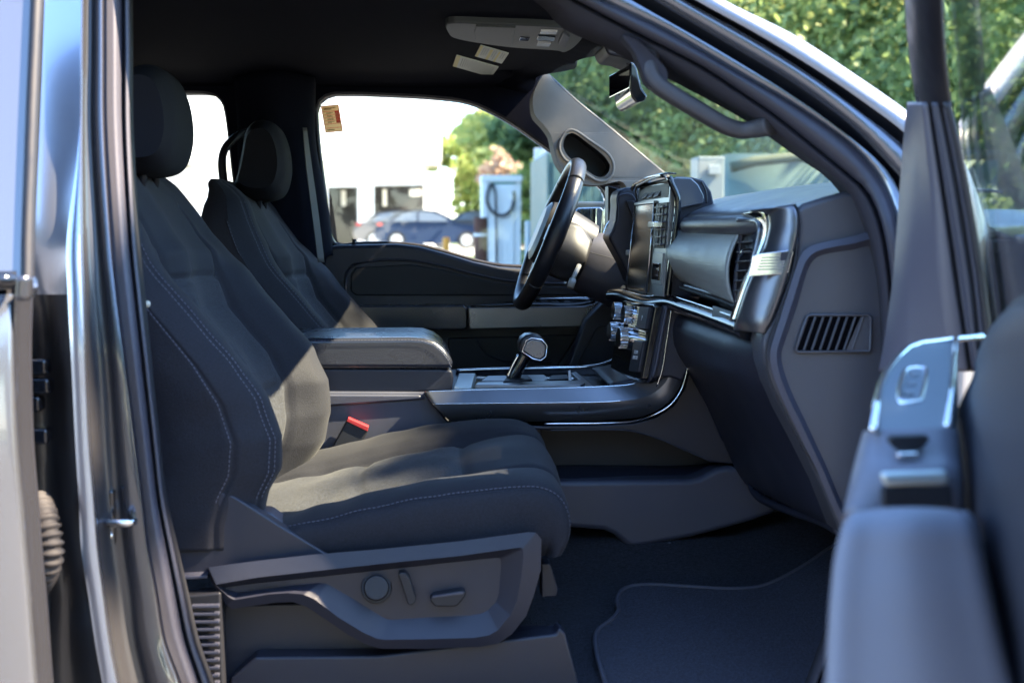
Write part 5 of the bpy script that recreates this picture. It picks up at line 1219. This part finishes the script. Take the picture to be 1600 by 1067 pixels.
# flatten glass onto the door plane through three of its points
pn = (gl[8]-gl[0]).cross(gl[10]-gl[0]).normalized()
gl = [p-pn*((p-gl[0]).dot(pn)) for p in gl]
v = gl+[p+pn*.004 for p in gl]; n = len(gl)
mk('door_glass', v, [tuple(range(n)), tuple(range(n, 2*n))]+[(i, (i+1) % n, n+(i+1) % n, n+i) for i in range(n)], glassmat('door_glass', (.80,.88,.85), 1.0, 1.5, .55), pd, smooth=False)
# card and armrest
surf('door_card', [[(1550,512,1.52),(1592,470,1.15),(1700,410,.8)],[(1538,535,1.49),(1578,497,1.13),(1680,445,.8)],[(1528,560,1.46),(1568,528,1.11),(1670,480,.8)],[(1524,585,1.45),(1562,560,1.115),(1664,530,.8)],[(1500,640,1.42),(1553,620,1.10),(1660,640,.8)],[(1492,720,1.38),(1545,720,1.08),(1655,760,.8)],[(1500,830,1.34),(1550,850,1.05),(1660,900,.8)],[(1530,960,1.25),(1575,980,1.02),(1680,1020,.8)],[(1570,1130,1.1),(1610,1130,.95),(1720,1160,.8)]], DC, pd, 30, 50)
sw_o = [(1366,672),(1370,630),(1376,604),(1386,582),(1402,560),(1420,544),(1440,537),(1490,531),(1490,600),(1482,670)]
def YD(px, py): return 1.20+.36*(672-py)/140      # the plate slopes up towards the hinge
spn = [P(a, b, YD(a, b)) for a, b in sw_o]; n = len(spn); v = spn+[p+Vector((.01, .01, -.03)) for p in spn]
plate = mk('switch_panel', v, [tuple(range(n)), tuple(range(n, 2*n))]+[(i, (i+1) % n, n+(i+1) % n, n+i) for i in range(n)], mat('door_switch_satin', (.12,.145,.17), .55, .1), pd, bevel=.003)
PNL = lambda pts, dz=.0: [P(a, b, YD(a, b))+Vector((-.001, -.002, dz)) for a, b in pts]
MB().tube(PNL([(1366,672),(1370,630),(1376,604),(1386,582),(1402,560),(1420,544),(1440,537),(1490,531),(1536,527)], .001), .0038, 8).build('panel_chrome', CHR, plate)
MB().tube(PNL([(1494,531),(1491,560),(1488,610),(1481,668)], .002), .0036, 8).build('panel_chrome', CHR, plate)
rg = [(1414,584),(1420,579),(1444,578),(1447,584),(1440,624),(1436,631),(1410,633),(1405,627)]
MB().tube([Vector(q) for q in cr(PNL(rg, .002), 40, True)], .0030, 8, closed=True).build('switch_ring', CHR, plate)
for cx, cy in ((1428,591),(1424,605),(1420,619)):
    c = PNL([(cx, cy)], .003)[0]; MB().box(c, .0085, .012, .004).build('window_switch', SIL, plate, bevel=.0018)
# pull cup
pc = surf('pull_cup', [[(1358,680,1.35),(1366,673,1.21),(1420,672,1.20),(1484,670,1.20),(1496,690,1.24)],[(1346,725,1.30),(1354,712,1.19),(1420,712,1.175),(1486,712,1.175),(1500,730,1.22)],[(1336,770,1.26),(1344,745,1.17),(1415,742,1.15),(1488,742,1.15),(1503,760,1.2)],[(1324,835,1.24),(1332,800,1.15),(1412,800,1.15),(1490,798,1.15),(1508,830,1.2)]], DM, pd, 30, 30)
def patch(name, q, Y, m, parent, d=.01, bevel=.002):
    v = [P(a, b, Y) for a, b in q]; return MB().v if False else mk(name, v+[p+Vector((0, d, 0)) for p in v], [tuple(range(len(v))), tuple(range(len(v), 2*len(v)))]+[(i, (i+1) % len(v), len(v)+(i+1) % len(v), len(v)+i) for i in range(len(v))], m, parent, bevel=bevel)
patch('cup_opening', [(1392,681),(1450,679),(1454,688),(1440,703),(1405,705),(1390,692)], 1.168, PLB, pc)
patch('lock_slider', [(1402,707),(1436,706),(1438,714),(1430,718),(1404,718)], 1.160, CHR, pc, bevel=.003)
patch('pull_ledge', [(1376,738),(1484,735),(1486,758),(1384,762)], 1.138, mat('pale_satin'), pc, bevel=.006)
patch('pull_pocket', [(1380,763),(1488,758),(1490,792),(1396,800),(1381,790)], 1.142, PLB, pc)
# big padded lower armrest front
def pad_row(y, l, r, Yf, top=0):
    w = r-l
    return [(l+10, y+top*8, Yf+.10), (l+2, y+top*4, Yf+.035), (l+1, y+top, Yf+.012), (l+7, y, Yf+.002), (l+w*.2, y-top*2, Yf), (l+w*.5, y-top*3, Yf-.006), (l+w*.8, y-top*2, Yf), (r-12, y, Yf+.004), (r-3, y, Yf+.02), (r+6, y+top*4, Yf+.09)]
surf('door_armrest', [pad_row(812, 1350, 1504, 1.09, 2), pad_row(802, 1336, 1510, 1.035, 2), pad_row(808, 1327, 1516, 1.005, 1), pad_row(828, 1318, 1523, .992), pad_row(868, 1308, 1533, .985), pad_row(930, 1301, 1547, .975), pad_row(1010, 1296, 1566, .965), pad_row(1100, 1293, 1590, .955), pad_row(1180, 1292, 1610, .95)], mat('pad_plastic_sky_sheen', (.145,.148,.18), .55, bump=.2, bscale=700), pd, 70, 50)  # pad paler than the card: sky sheen put into its base colour
# outer skin of that door, so that it is solid from the other side
surf('outer_skin', [[(1640,520,1.60),(1800,440,.75)],[(1655,800,1.60),(1830,900,.75)],[(1640,1150,1.60),(1800,1500,.75)]], PAI, pd, 10, 10)
